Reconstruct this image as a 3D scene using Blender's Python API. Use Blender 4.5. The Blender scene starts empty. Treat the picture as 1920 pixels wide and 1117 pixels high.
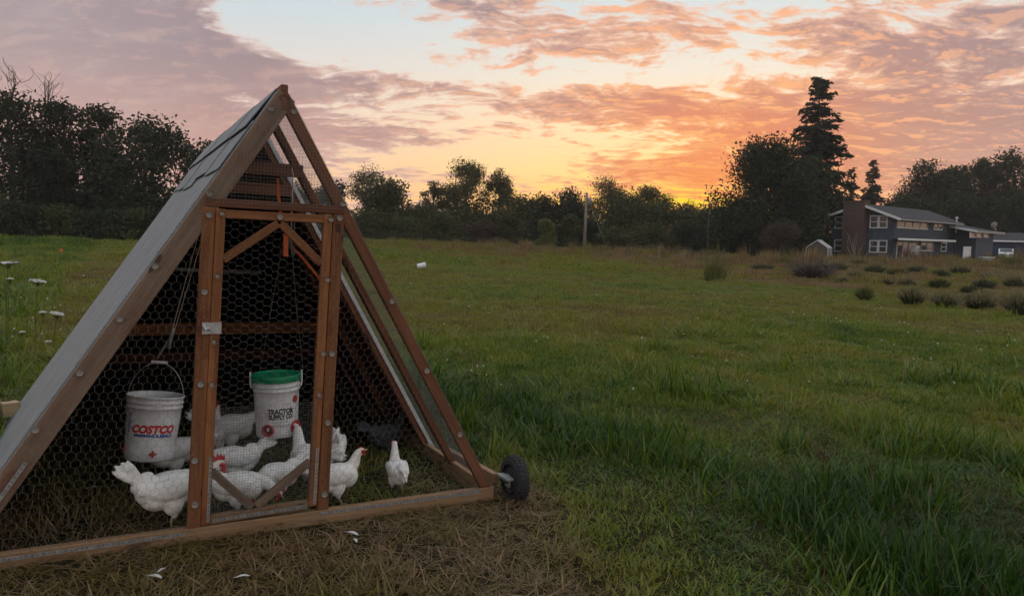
import bpy, bmesh, math, random
import numpy as np
from mathutils import Vector, Matrix, Quaternion

scene = bpy.context.scene
COL = scene.collection

# ------------------------------------------------------------------ camera
FPX, IW, IH = 1387.0, 1920.0, 1117.0
_th = math.atan((IH / 2 - 446) / FPX)
_cr = math.radians(1.2)
FW = Vector((0, math.cos(_th), -math.sin(_th)))
_r0 = Vector((1, 0, 0))
_u0 = _r0.cross(FW)
RT = _r0 * math.cos(_cr) + _u0 * math.sin(_cr)
UP = _u0 * math.cos(_cr) - _r0 * math.sin(_cr)
CAMP = Vector((0, 0, 1.6))
cd = bpy.data.cameras.new('camera')
cam = bpy.data.objects.new('camera', cd)
COL.objects.link(cam)
cm = Matrix((RT, UP, -FW)).transposed().to_4x4()
cm.translation = CAMP
cam.matrix_world = cm
cd.sensor_width = 36.0
cd.lens = FPX / IW * 36.0
cd.clip_start = 0.05
cd.clip_end = 6000
scene.camera = cam

# ------------------------------------------------------------------ colour
vs = scene.view_settings
vs.view_transform = 'Standard'
vs.look = 'None'
vs.gamma = 1.0
vs.use_curve_mapping = False
vs.exposure = 0.2
scene.cycles.max_bounces = 4
scene.cycles.diffuse_bounces = 2
scene.cycles.glossy_bounces = 2
scene.cycles.volume_bounces = 0
scene.cycles.use_adaptive_sampling = True
scene.cycles.adaptive_threshold = 0.02
scene.cycles.adaptive_min_samples = 12
scene.cycles.transparent_max_bounces = 8


def s2l(c):
    """sRGB 0-255 triple -> linear"""
    return tuple(((v / 255) / 12.92 if v / 255 <= 0.04045 else ((v / 255 + 0.055) / 1.055) ** 2.4) for v in c)


# ------------------------------------------------------------------ node helper
class NT:
    def __init__(self, tree):
        self.t = tree
        self.n = tree.nodes
        self.l = tree.links

    def node(self, typ, **kw):
        nd = self.n.new(typ)
        for k, v in kw.items():
            setattr(nd, k, v)
        return nd

    def link(self, a, b):
        if isinstance(a, V):
            a = a.s
        if hasattr(a, 'bl_idname') or hasattr(a, 'is_output'):
            self.l.new(a, b)
        else:
            b.default_value = a

    def m(self, op, a, b=None, c=None, clamp=False):
        nd = self.node('ShaderNodeMath', operation=op, use_clamp=clamp)
        for i, v in enumerate((a, b, c)):
            if v is not None:
                self.link(v, nd.inputs[i])
        return V(self, nd.outputs[0])

    def mix(self, f, a, b, blend='MIX'):
        nd = self.node('ShaderNodeMix', data_type='RGBA', blend_type=blend)
        nd.clamp_factor = True
        self.link(f, nd.inputs[0])
        for i, v in ((6, a), (7, b)):
            if isinstance(v, tuple):
                v = (v[0], v[1], v[2], 1.0)
            self.link(v, nd.inputs[i])
        return V(self, nd.outputs[2])

    def smooth(self, x, a, b):
        nd = self.node('ShaderNodeMapRange', interpolation_type='SMOOTHSTEP', clamp=True)
        self.link(x, nd.inputs[0])
        nd.inputs[1].default_value = a
        nd.inputs[2].default_value = b
        return V(self, nd.outputs[0])

    def ramp(self, x, stops, interp='LINEAR'):
        nd = self.node('ShaderNodeValToRGB')
        cr = nd.color_ramp
        cr.interpolation = interp
        while len(cr.elements) < len(stops):
            cr.elements.new(0.5)
        for e, (p, c) in zip(cr.elements, stops):
            e.position = p
            e.color = (c[0], c[1], c[2], 1)
        self.link(x, nd.inputs[0])
        return V(self, nd.outputs[0])

    def noise(self, vec, scale, detail=4, rough=0.55, dist=0.0, col=False, lac=2.0):
        nd = self.node('ShaderNodeTexNoise')
        if vec is not None:
            self.link(vec, nd.inputs['Vector'])
        nd.inputs['Scale'].default_value = scale
        nd.inputs['Detail'].default_value = detail
        nd.inputs['Roughness'].default_value = rough
        nd.inputs['Lacunarity'].default_value = lac
        nd.inputs['Distortion'].default_value = dist
        return V(self, nd.outputs[1 if col else 0])

    def xyz(self, v):
        nd = self.node('ShaderNodeSeparateXYZ')
        self.link(v, nd.inputs[0])
        return [V(self, o) for o in nd.outputs]

    def comb(self, x, y, z):
        nd = self.node('ShaderNodeCombineXYZ')
        for i, v in enumerate((x, y, z)):
            self.link(v, nd.inputs[i])
        return V(self, nd.outputs[0])


class V:
    def __init__(self, nt, s):
        self.nt = nt
        self.s = s

    def __add__(self, o): return self.nt.m('ADD', self, o)
    __radd__ = __add__
    def __sub__(self, o): return self.nt.m('SUBTRACT', self, o)
    def __rsub__(self, o): return self.nt.m('SUBTRACT', o, self)
    def __mul__(self, o): return self.nt.m('MULTIPLY', self, o)
    __rmul__ = __mul__
    def __truediv__(self, o): return self.nt.m('DIVIDE', self, o)


# ------------------------------------------------------------------ sky
SUN_AZ = math.atan((1318 - 960) / FPX)      # to the right of straight ahead
SUN_EL = math.radians(2.0)
wd = bpy.data.worlds.new('World')
scene.world = wd
wd.use_nodes = True
wt = wd.node_tree
for n_ in list(wt.nodes):
    wt.nodes.remove(n_)
N = NT(wt)
tc = N.node('ShaderNodeTexCoord')
dx, dy, dz = N.xyz(tc.outputs['Generated'])
az = N.m('ARCTAN2', dx, dy)
el = N.m('ARCSINE', dz)


def pa(px):
    return math.atan((px - 960) / FPX)


def pe(py, px=960):
    # elevation of a photograph pixel above the true horizon
    d = FW + RT * ((px - 960) / FPX) - UP * ((py - IH / 2) / FPX)
    return math.asin(d.normalized().z)


def blob(px, py, rx, ry, pw=1.0, ang=0.0):
    """soft elliptical weight 1..0 round a direction of the sky"""
    a0 = pa(px)
    e0 = pe(py, px)
    u = az - a0
    w = el - e0
    if ang:
        c, s = math.cos(ang), math.sin(ang)
        u, w = u * c + w * s, w * c - u * s
    u = u / (rx / FPX)
    w = w / (ry / FPX)
    d2 = u * u + w * w
    return N.m('EXPONENT', d2 * -1.0) * pw


# physical clear sky under the painted sunset colours
sk = N.node('ShaderNodeTexSky', sky_type='NISHITA', sun_disc=False)
sk.sun_elevation = SUN_EL
sk.sun_rotation = SUN_AZ
sk.altitude = 50
sk.air_density = 1.3
sk.dust_density = 2.5

sx, sy, sz = math.sin(SUN_AZ) * math.cos(SUN_EL), math.cos(SUN_AZ) * math.cos(SUN_EL), math.sin(SUN_EL)
cosd = dx * sx + dy * sy + dz * sz
angd = N.m('ARCCOSINE', N.m('MINIMUM', cosd, 0.99999))      # radians from the sun
elc = N.m('MAXIMUM', el, 0.0)
# clear colours: towards the sun and away from it, over elevation 0..0.45 rad
f_el = elc / 0.45
clear_sun = N.ramp(f_el, [(0.0, s2l((255, 182, 56))), (0.10, s2l((255, 196, 84))), (0.20, s2l((253, 214, 140))),
                          (0.34, s2l((245, 220, 178))), (0.48, s2l((228, 221, 206))), (0.66, s2l((204, 214, 217))), (1.0, s2l((186, 200, 211)))])
clear_far = N.ramp(f_el, [(0.0, s2l((238, 184, 142))), (0.2, s2l((240, 200, 164))), (0.40, s2l((226, 212, 200))),
                          (0.62, s2l((196, 208, 214))), (1.0, s2l((180, 196, 209)))])
daz = N.m('ABSOLUTE', az - SUN_AZ)
away = N.smooth(daz, 0.08, 0.62)
clear = N.mix(away, clear_sun, clear_far)
hi = N.smooth(el, 0.4, 1.2)
clear = N.mix(hi, clear, s2l((216, 224, 231)))
clear = N.mix(0.010, clear, V(N, sk.outputs[0]))
clear = N.mix(blob(1306, 378, 170, 46, 0.95), clear, s2l((255, 214, 40)))

# cloud sheet coordinates
pz = N.m('MAXIMUM', dz, 0.0) + 0.15
cxp = dx / pz
cyp = dy / pz
warp = N.noise(N.comb(cxp, cyp, 1.0), 1.6, 2, 0.5, 0.0, col=True)
wx, wy, wz = N.xyz(warp)
wcx = cxp + (wx - 0.5) * 0.4
wcy = cyp + (wy - 0.5) * 0.4
n1 = N.noise(N.comb(wcx * 0.62 + 7.3, wcy * 1.0 + 2.1, 3.7), 1.6, 2, 0.5)
q2 = N.comb(wcx * 0.85, wcy * 1.05, 0.0)
n2 = N.noise(q2, 9.0, 6, 0.64)
n2s = N.noise(N.comb(wcx * 0.85 + 0.02, wcy * 1.05 + 0.05, 0.0), 9.0, 4, 0.6)
n3 = N.noise(N.comb(cxp * 0.75 + 3.0, cyp * 1.3, 9.0), 2.8, 4, 0.6, 0.2)

bias = blob(20, 100, 400, 210, 0.42) + blob(415, 116, 150, 40, 0.36, -0.26) + blob(260, 255, 250, 75, 0.26)
bias = bias - blob(620, 60, 210, 60, 0.34) - blob(470, 184, 70, 26, 0.26) - blob(930, 298, 210, 26, 0.20) - blob(1290, 128, 140, 30, 0.12)
bias = bias + blob(1820, 255, 360, 110, 0.28) + blob(1010, 60, 200, 70, 0.10) + blob(830, 20, 130, 26, 0.10) + blob(1130, 200, 190, 34, 0.13) + blob(1200, 312, 170, 22, 0.20)
bias = bias + blob(1315, 318, 65, 34, 0.20) + blob(760, 270, 150, 20, 0.16) + blob(720, 150, 100, 20, 0.15) + blob(1700, 60, 260, 60, 0.12) + blob(1350, 40, 160, 30, 0.08) - blob(1050, 150, 160, 16, 0.08) - blob(860, 225, 200, 14, 0.08)
dens0 = n1 * 0.36 + n3 * 0.40 + n2 * 0.74 + bias - 0.298
dens = N.smooth(dens0, 0.425, 0.545)
thick = N.smooth(dens0, 0.46, 0.64)
lit = N.smooth(n2 - n2s, 0.01, 0.16) * (1.0 - N.smooth(angd, 0.22, 0.60) * 0.75)

# cloud colours over the angle from the sun (0..1.2 rad)
fa = angd / 1.2
c_thick = N.ramp(fa, [(0.0, s2l((246, 140, 66))), (0.10, s2l((226, 128, 84))), (0.20, s2l((190, 132, 114))), (0.32, s2l((160, 128, 126))),
                      (0.5, s2l((146, 126, 132))), (0.75, s2l((166, 152, 156))), (1.0, s2l((200, 193, 196)))])
c_thin = N.ramp(fa, [(0.0, s2l((255, 172, 72))), (0.12, s2l((252, 178, 122))), (0.26, s2l((238, 188, 160))), (0.42, s2l((220, 190, 176))),
                     (0.62, s2l((208, 188, 184))), (1.0, s2l((224, 216, 215)))])
# higher clouds are greyer, the undersides nearer the horizon pinker
upf = N.smooth(el, 0.10, 0.30)
c_thick = N.mix(upf * 0.5, c_thick, s2l((150, 134, 140)))
pink = 1.0 - N.smooth(el, 0.06, 0.24)
c_thick = N.mix(pink * away * 0.75, c_thick, s2l((208, 158, 144)))
lum = N.noise(N.comb(cxp * 1.1, cyp * 2.0, 4.0), 2.6, 3, 0.6, 0.3)
ccol = N.mix(thick, c_thin, c_thick)
ccol = N.mix(N.smooth(lum, 0.46, 0.72) * 0.18, ccol, c_thin)
c_lit = N.ramp(fa, [(0.0, s2l((255, 180, 74))), (0.2, s2l((254, 180, 126))), (0.45, s2l((240, 184, 156))), (1.0, s2l((206, 184, 180)))])
ccol = N.mix(lit * 0.7, ccol, c_lit)
skycol = N.mix(dens * 0.95, clear, ccol)
dim = 1.0
mul = N.node('ShaderNodeVectorMath', operation='SCALE')
N.link(skycol, mul.inputs[0])
N.link(dim, mul.inputs['Scale'])
bg = N.node('ShaderNodeBackground')
N.link(mul.outputs[0], bg.inputs[0])
bg.inputs[1].default_value = 1.0
wo = N.node('ShaderNodeOutputWorld')
wt.links.new(bg.outputs[0], wo.inputs[0])
wd.cycles.sampling_method = 'MANUAL'
wd.cycles.sample_map_resolution = 512

# ------------------------------------------------------------------ the low sun, mostly hidden by the trees
sl = bpy.data.lights.new('sun', 'SUN')
sl.energy = 0.4
sl.angle = math.radians(8)
sl.color = (1.0, 0.52, 0.2)
sun = bpy.data.objects.new('sun', sl)
COL.objects.link(sun)
sun.rotation_euler = Vector((-sx, -sy, -sz)).to_track_quat('-Z', 'Y').to_euler()

# ------------------------------------------------------------------ helpers
random.seed(7)
RNG = np.random.default_rng(11)
PI = math.pi


def tag(o, label=None, cat=None, group=None, kind=None):
    if label: o['label'] = label
    if cat: o['category'] = cat
    if group: o['group'] = group
    if kind: o['kind'] = kind
    return o


def empty(name, label, cat, loc=(0, 0, 0), rz=0.0, group=None):
    o = bpy.data.objects.new(name, None)
    o.empty_display_size = 0.1
    COL.objects.link(o)
    o.location = loc
    o.rotation_euler = (0, 0, rz)
    return tag(o, label, cat, group)


def link(name, me, mat, parent=None, loc=None, smooth=False):
    o = bpy.data.objects.new(name, me)
    COL.objects.link(o)
    if mat is not None and not me.materials:
        for m_ in (mat if isinstance(mat, (list, tuple)) else [mat]):
            me.materials.append(m_)
    if parent is not None:
        o.parent = parent
    if loc is not None:
        o.location = loc
    if smooth:
        me.polygons.foreach_set('use_smooth', [True] * len(me.polygons))
    return o


def mesh(name, verts, faces, mat=None, parent=None, loc=None, smooth=False):
    me = bpy.data.meshes.new(name)
    me.from_pydata([tuple(map(float, v)) for v in verts], [], [tuple(map(int, f)) for f in faces])
    me.update()
    return link(name, me, mat, parent, loc, smooth)


class MB:
    """collects simple shapes into one mesh"""
    def __init__(self):
        self.v = []
        self.f = []

    def box(self, c, s, R=None):
        b = len(self.v)
        hx, hy, hz = s[0] / 2, s[1] / 2, s[2] / 2
        for x, y, z in ((-1, -1, -1), (1, -1, -1), (1, 1, -1), (-1, 1, -1), (-1, -1, 1), (1, -1, 1), (1, 1, 1), (-1, 1, 1)):
            p = Vector((x * hx, y * hy, z * hz))
            if R is not None:
                p = R @ p
            self.v.append(p + Vector(c))
        for q in ((0, 3, 2, 1), (4, 5, 6, 7), (0, 1, 5, 4), (1, 2, 6, 5), (2, 3, 7, 6), (3, 0, 4, 7)):
            self.f.append(tuple(i + b for i in q))
        return self

    def tube(self, pts, radii, n=6, cap=True):
        pts = [Vector(p) for p in pts]
        if not hasattr(radii, '__len__'):
            radii = [radii] * len(pts)
        b = len(self.v)
        ref = None
        for i, p in enumerate(pts):
            t = (pts[min(i + 1, len(pts) - 1)] - pts[max(i - 1, 0)]).normalized()
            if ref is None:
                ref = Vector((0, 0, 1)) if abs(t.z) < 0.9 else Vector((1, 0, 0))
            x = t.cross(ref)
            if x.length < 1e-5:
                x = t.orthogonal()
            x.normalize()
            y = x.cross(t)
            ref = -y if False else ref
            for k in range(n):
                a = 2 * PI * k / n
                self.v.append(p + (x * math.cos(a) + y * math.sin(a)) * radii[i])
        for i in range(len(pts) - 1):
            for k in range(n):
                k2 = (k + 1) % n
                self.f.append((b + i * n + k, b + i * n + k2, b + (i + 1) * n + k2, b + (i + 1) * n + k))
        if cap:
            self.f.append(tuple(b + k for k in range(n))[::-1])
            self.f.append(tuple(b + (len(pts) - 1) * n + k for k in range(n)))
        return self

    def lathe(self, prof, n=24, M=None):
        """prof: (r, z) list about local z"""
        b = len(self.v)
        for r, z in prof:
            for k in range(n):
                a = 2 * PI * k / n
                p = Vector((r * math.cos(a), r * math.sin(a), z))
                self.v.append(M @ p if M is not None else p)
        for i in range(len(prof) - 1):
            for k in range(n):
                k2 = (k + 1) % n
                self.f.append((b + i * n + k, b + i * n + k2, b + (i + 1) * n + k2, b + (i + 1) * n + k))
        return self

    def poly(self, pts, ext):
        """prism: outline pts (3d) pushed by ext"""
        b = len(self.v)
        n = len(pts)
        e = Vector(ext)
        self.v += [Vector(p) for p in pts] + [Vector(p) + e for p in pts]
        self.f.append(tuple(range(b + n - 1, b - 1, -1)))
        self.f.append(tuple(range(b + n, b + 2 * n)))
        for i in range(n):
            j = (i + 1) % n
            self.f.append((b + i, b + j, b + n + j, b + n + i))
        return self

    def build(self, name, mat, parent=None, loc=None, smooth=False):
        return mesh(name, self.v, self.f, mat, parent, loc, smooth)


def zt(x, y):
    """height of the ground"""
    x = np.asarray(x, float)
    y = np.asarray(y, float)
    s = np.clip((y - 35) / 65, 0, 1)
    s = s * s * (3 - 2 * s)
    far = np.clip((np.hypot(x + 1.9, y - 4.7) - 2.4) / 2.0, 0, 1)
    b = 0.022 * np.sin(x * 1.3 + 0.7 * y) + 0.018 * np.sin(1.9 * y - 0.6 * x + 1) + 0.012 * np.sin(3.1 * x + 2.3 * y)
    return 0.04 - 0.6 * np.tanh(x / 20) + 0.65 * s + b * far


def ray(px, py):
    return FW + RT * ((px - 960) / FPX) - UP * ((py - IH / 2) / FPX)


def gp(px, py):
    """where the ground is met in that direction of the photograph"""
    d = ray(px, py)
    t = 1.0
    for _ in range(4000):
        p = CAMP + d * t
        if p.z < zt(p.x, p.y):
            break
        t *= 1.004
    return Vector((p.x, p.y, float(zt(p.x, p.y))))


def atd(px, py, D):
    d = ray(px, py)
    return CAMP + d * (D / d.y)


def foot(px, D):
    p = atd(px, 446, D)
    return Vector((p.x, p.y, float(zt(p.x, p.y))))


# ------------------------------------------------------------------ materials
def material(name):
    m = bpy.data.materials.new(name)
    m.use_nodes = True
    nt = NT(m.node_tree)
    bs = m.node_tree.nodes['Principled BSDF']
    return m, nt, bs


def setp(bs, **kw):
    for k, v in kw.items():
        bs.inputs[k].default_value = v


def bump(nt, bs, h, strength=0.3, dist=0.01):
    b = nt.node('ShaderNodeBump')
    b.inputs['Strength'].default_value = strength
    b.inputs['Distance'].default_value = dist
    nt.link(h, b.inputs['Height'])
    nt.link(b.outputs[0], bs.inputs['Normal'])


def plain(name, col, rough=0.6, metal=0.0, var=0.15, scale=6.0, bstr=0.15, bd=0.004, spec=0.5):
    m, nt, bs = material(name)
    t = nt.node('ShaderNodeTexCoord')
    n = nt.noise(t.outputs['Object'], scale, 6, 0.6)
    lo = tuple(c * (1 - var) for c in col)
    hi_ = tuple(min(1, c * (1 + var)) for c in col)
    nt.link(nt.mix(nt.smooth(n, 0.3, 0.7), lo, hi_), bs.inputs['Base Color'])
    nt.link(nt.smooth(n, 0.2, 0.8) * 0.2 + (rough - 0.1), bs.inputs['Roughness'])
    setp(bs, Metallic=metal)
    bs.inputs['Specular IOR Level'].default_value = spec
    if bstr:
        bump(nt, bs, n, bstr, bd)
    return m


def wood(name, c1, c2, stain=(0.12, 0.03, 0.01), rough=0.75, stain_amt=0.35, grey=0.0):
    """planks run along local x; the grain follows them"""
    m, nt, bs = material(name)
    t = nt.node('ShaderNodeTexCoord')
    oi = nt.node('ShaderNodeObjectInfo')
    x, y, z = nt.xyz(t.outputs['Object'])
    r = V(nt, oi.outputs['Random'])
    co = nt.comb(x * 1.2 + r * 37.0, y * 22.0 + r * 11.0, z * 22.0)
    g = nt.noise(co, 1.0, 6, 0.62, 0.6)
    g2 = nt.noise(nt.comb(x * 6 + r * 5.0, y * 140, z * 140), 1.0, 3, 0.6)
    col = nt.mix(nt.smooth(g, 0.30, 0.72), c1, c2)
    col = nt.mix(nt.smooth(g2, 0.35, 0.75) * 0.35, col, tuple(v * 0.55 for v in c1))
    st = nt.noise(nt.comb(x * 3.2 + r * 9, y * 9, z * 9), 1.0, 4, 0.6, 0.4)
    col = nt.mix(nt.smooth(st, 0.58, 0.70) * stain_amt, col, stain)
    kn = nt.noise(nt.comb(x * 5 + r * 21, y * 14, z * 14), 1.0, 1, 0.4)
    col = nt.mix(nt.smooth(kn, 0.735, 0.765) * 0.8, col, (0.03, 0.012, 0.006))
    val = nt.node('ShaderNodeHueSaturation')
    nt.link(r * 0.4 + 0.8, val.inputs['Value'])
    nt.link(col, val.inputs['Color'])
    out = V(nt, val.outputs[0])
    if grey:
        out = nt.mix(nt.smooth(nt.noise(t.outputs['Object'], 7.0, 5, 0.65), 0.35, 0.65) * grey, out, (0.26, 0.22, 0.19))
    nt.link(out, bs.inputs['Base Color'])
    setp(bs, Roughness=rough)
    bs.inputs['Specular IOR Level'].default_value = 0.3
    bump(nt, bs, g * 0.6 + g2 * 0.5, 0.5, 0.004)
    return m


M_post = wood('stained_wood', (0.15, 0.054, 0.020), (0.29, 0.118, 0.042), stain_amt=0.55)
M_pale = wood('weathered_pale_wood', (0.115, 0.068, 0.042), (0.22, 0.140, 0.092), stain_amt=0.5, grey=0.2)
M_pale2 = wood('fresh_pine', (0.42, 0.28, 0.15), (0.58, 0.42, 0.25))
M_red = wood('dark_red_wood', (0.11, 0.042, 0.022), (0.20, 0.082, 0.042))
M_rail = wood('muddy_wood', (0.20, 0.105, 0.05), (0.36, 0.22, 0.115), stain=(0.05, 0.02, 0.01), stain_amt=0.8, grey=0.12)
M_ply = wood('red_plywood', (0.07, 0.018, 0.008), (0.13, 0.036, 0.015))
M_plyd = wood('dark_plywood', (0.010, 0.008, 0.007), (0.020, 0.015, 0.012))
M_galv = plain('galvanised_steel', (0.42, 0.43, 0.44), 0.45, 0.8, 0.2, 30)
M_wash = plain('plastic_washer', (0.33, 0.305, 0.275), 0.5, 0.0, 0.12, 40)
M_wire = plain('galvanised_wire', (0.17, 0.17, 0.165), 0.5, 0.3, 0.1, 20, 0)
M_steel_dk = plain('dark_screw', (0.10, 0.09, 0.08), 0.5, 0.5, 0.2, 40, 0)
M_white = plain('white_plastic', (0.72, 0.72, 0.73), 0.45, 0, 0.13, 11, 0.05)
M_red_print = plain('red_print', (0.55, 0.012, 0.02), 0.5, 0, 0.05, 9, 0)
M_blue_print = plain('blue_print', (0.015, 0.05, 0.30), 0.5, 0, 0.05, 9, 0)
M_black_print = plain('black_print', (0.015, 0.015, 0.018), 0.5, 0, 0.05, 9, 0)
M_grey_print = plain('grey_print', (0.45, 0.42, 0.43), 0.5, 0, 0.05, 9, 0)
M_pinkgrey = plain('faded_print', (0.62, 0.50, 0.50), 0.5, 0, 0.05, 9, 0)
M_green_lid = plain('green_plastic', (0.005, 0.26, 0.11), 0.4, 0, 0.12, 12, 0.05)
M_redplastic = plain('red_plastic', (0.40, 0.03, 0.035), 0.45, 0, 0.1, 20, 0)
M_orange = plain('orange_webbing', (0.75, 0.15, 0.04), 0.7, 0, 0.15, 40, 0.2)
M_string = plain('braided_string', (0.50, 0.42, 0.32), 0.85, 0, 0.15, 60, 0)
M_rubber = plain('tyre_rubber', (0.022, 0.022, 0.023), 0.8, 0, 0.2, 30, 0.2)
M_hub = plain('grey_painted_steel', (0.30, 0.31, 0.30), 0.5, 0.3, 0.15, 20)
M_rim = plain('dark_rim', (0.05, 0.05, 0.052), 0.5, 0.3, 0.2, 20)


def roofmat():
    m, nt, bs = material('weathered_painted_panel')
    t = nt.node('ShaderNodeTexCoord')
    x, y, z = nt.xyz(t.outputs['Object'])
    n = nt.noise(nt.comb(x * 2.5, y * 16, z), 1.6, 7, 0.68, 0.6)
    n2 = nt.noise(t.outputs['Object'], 17, 6, 0.7)
    col = nt.mix(nt.smooth(n, 0.32, 0.68), (0.09, 0.10, 0.11), (0.22, 0.235, 0.245))
    col = nt.mix(nt.smooth(n2, 0.62, 0.70) * 0.7, col, (0.07, 0.07, 0.07))
    nt.link(col, bs.inputs['Base Color'])
    setp(bs, Roughness=0.6)
    bump(nt, bs, n, 0.5, 0.006)
    return m


M_roof = roofmat()


# ------------------------------------------------------------------ ground
def groundmat():
    m, nt, bs = material('meadow_ground')
    t = nt.node('ShaderNodeTexCoord')
    x, y, z = nt.xyz(t.outputs['Object'])
    o = t.outputs['Object']
    a = nt.noise(o, 0.16, 5, 0.6)
    b = nt.noise(o, 1.3, 6, 0.65)
    c = nt.noise(o, 34.0, 4, 0.6)
    col = nt.mix(nt.smooth(a, 0.38, 0.64), (0.056, 0.062, 0.012), (0.090, 0.074, 0.022))
    col = nt.mix(nt.smooth(b, 0.45, 0.7) * 0.6, col, (0.075, 0.058, 0.024))
    # bare, scratched earth under and in front of the coop
    near = 1.0 - nt.smooth(nt.m('SQRT', (x + 1.7) * (x + 1.7) + (y - 4.0) * (y - 4.0)) + b * 1.4, 2.0, 4.2)
    col = nt.mix(near * 0.92, col, (0.018, 0.011, 0.006))
    near_shade = 1.0 - nt.smooth(y + b * 2.0, 5.0, 9.5)  # self-shade of the nearest grass, painted into the soil as a darker tone
    col = nt.mix(near_shade * 0.7, col, (0.020, 0.018, 0.008))
    # tilled garden beds on the right
    gd = nt.smooth(x + y * 0.21 + b * 2.0, 19.6, 21.0) * (1.0 - nt.smooth(y, 62, 72))
    row = nt.noise(nt.comb(x * 0.25 + y * 0.05, y * 0.9, 0.0), 1.0, 5, 0.6, 0.5)
    earth = nt.mix(nt.smooth(row, 0.44, 0.56), (0.060, 0.048, 0.028), (0.18, 0.14, 0.10))
    col = nt.mix(gd * 0.9, col, earth)
    col = nt.mix(nt.smooth(c, 0.4, 0.75) * 0.5, col, (0.025, 0.020, 0.009))
    nt.link(col, bs.inputs['Base Color'])
    setp(bs, Roughness=0.95)
    bs.inputs['Specular IOR Level'].default_value = 0.1
    bump(nt, bs, b * 0.4 + c * 0.6, 0.8, 0.03)
    return m


def grid_axis(near, step, far, ratio):
    a = [0.0]
    s = step
    while a[-1] < far:
        if a[-1] > near:
            s *= ratio
        a.append(a[-1] + s)
    return a


_ax = grid_axis(9, 0.22, 270, 1.14)
gx = np.array([-v for v in _ax[:0:-1]] + _ax)
_ay = grid_axis(14, 0.22, 270, 1.12)
gy = np.array([-v for v in grid_axis(2, 0.4, 200, 1.5)[:0:-1]] + _ay)
GX, GY = np.meshgrid(gx, gy)
GZ = zt(GX, GY)
nvx, nvy = len(gx), len(gy)
gv = np.stack([GX.ravel(), GY.ravel(), GZ.ravel()], 1)
ii, jj = np.meshgrid(np.arange(nvx - 1), np.arange(nvy - 1))
i0 = (jj * nvx + ii).ravel()
gf = np.stack([i0, i0 + 1, i0 + 1 + nvx, i0 + nvx], 1)
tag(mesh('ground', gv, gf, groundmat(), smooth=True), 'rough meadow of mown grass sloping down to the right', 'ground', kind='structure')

# ------------------------------------------------------------------ the chicken coop (an A-frame on wheels)
CU = Vector((0.8771046, 0.47973402, -0.02329789))
CV = Vector((-0.47990808, 0.87731602, -0.0021994))
CW = Vector((0.01938449, 0.01310995, 0.99972615))
CO = Vector((-1.2551, 3.6662, 0.0714))
CM = Matrix((CU, CV, CW)).transposed().to_4x4()
CM.translation = CO
SHEAR = 0.0335
H, B, L, LM, L1 = 2.256, 1.361, 3.15, 0.512, 0.94


def K(u, v, w):
    return Vector((u + SHEAR * w, v, w))


def KW(u, v, w):
    return CM @ K(u, v, w)


coop = bpy.data.objects.new('chicken_coop', None)
COL.objects.link(coop)
coop.matrix_world = CM
tag(coop, 'wooden A-frame chicken coop on wheels with wire mesh front and door', 'chicken coop')


def plank_mesh(name, length, w, t, bev=0.0035, taper=None):
    bm = bmesh.new()
    bmesh.ops.create_cube(bm, size=1.0)
    for v in bm.verts:
        v.co = Vector((v.co.x * length, v.co.y * w, v.co.z * t))
    if bev:
        bmesh.ops.bevel(bm, geom=bm.edges[:] , offset=bev, segments=1, affect='EDGES', clamp_overlap=True)
    me = bpy.data.meshes.new(name)
    bm.to_mesh(me)
    bm.free()
    return me


def board(name, a, b, w, t, mat, parent=None, wdir=(1, 0, 0), bev=0.0035):
    """a plank from a to b; w is measured along wdir, t across"""
    a, b = Vector(a), Vector(b)
    x = (b - a)
    ln = x.length
    x.normalize()
    y = Vector(wdir)
    y = (y - x * y.dot(x)).normalized()
    z = x.cross(y)
    o = link(name, plank_mesh(name, ln, w, t, bev), mat, parent or coop)
    R = Matrix((x, y, z)).transposed().to_4x4()
    R.translation = (a + b) / 2
    o.matrix_local = R
    return o


TH = 0.038
HWD = 0.089
vy = TH / 2


def half(w):
    return B * (1 - w / H)


sl_l = (K(0, 0, H) - K(-B, 0, 0)).normalized()
sl_r = (K(0, 0, H) - K(B, 0, 0)).normalized()
nl = Vector((sl_l.z, 0, -sl_l.x))          # inward normals in the front plane
nr = Vector((-sl_r.z, 0, sl_r.x))


def rafter_pair(v, matl, matr, wl=0.040, wr=0.040, t=0.062, bottom=-0.02):
    for s, d, n, m_, w in ((-1, sl_l, nl, matl, wl), (1, sl_r, nr, matr, wr)):
        x_ = 0.013 if (s < 0 and w > 0.08) else 0.0      # the front left rafter stands a little proud of the roof line
        a = K(s * B, v, 0) + n * (w / 2 - x_) + d * bottom
        b = K(0, v, H) + n * (w / 2 - x_) - d * 0.03
        board('rafter', a, b, w, t, m_, wdir=(1, 0, 0))


rafter_pair(vy, M_pale, M_red, 0.094, 0.058, TH)
rafter_pair(LM, M_red, M_red)
rafter_pair(L1 + 0.03, M_red, M_red)
rafter_pair(1.75, M_red, M_red)
rafter_pair(2.45, M_red, M_red)
rafter_pair(L - 0.035, M_red, M_red)
# ridge board
board('ridge_board', K(0, 0.0, H - 0.055), K(0, L, H - 0.105), 0.125, 0.036, M_red, wdir=(0, 0, 1))
# collar ties
board('collar_tie', K(-0.22, LM - 0.038, 1.885), K(0.215, LM - 0.038, 1.885), 0.07, 0.034, M_red, wdir=(0, 0, 1))
board('collar_tie', K(-0.24, L1 - 0.018, 1.80), K(0.25, L1 - 0.018, 1.80), 0.07, 0.034, M_red, wdir=(0, 0, 1))
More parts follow.
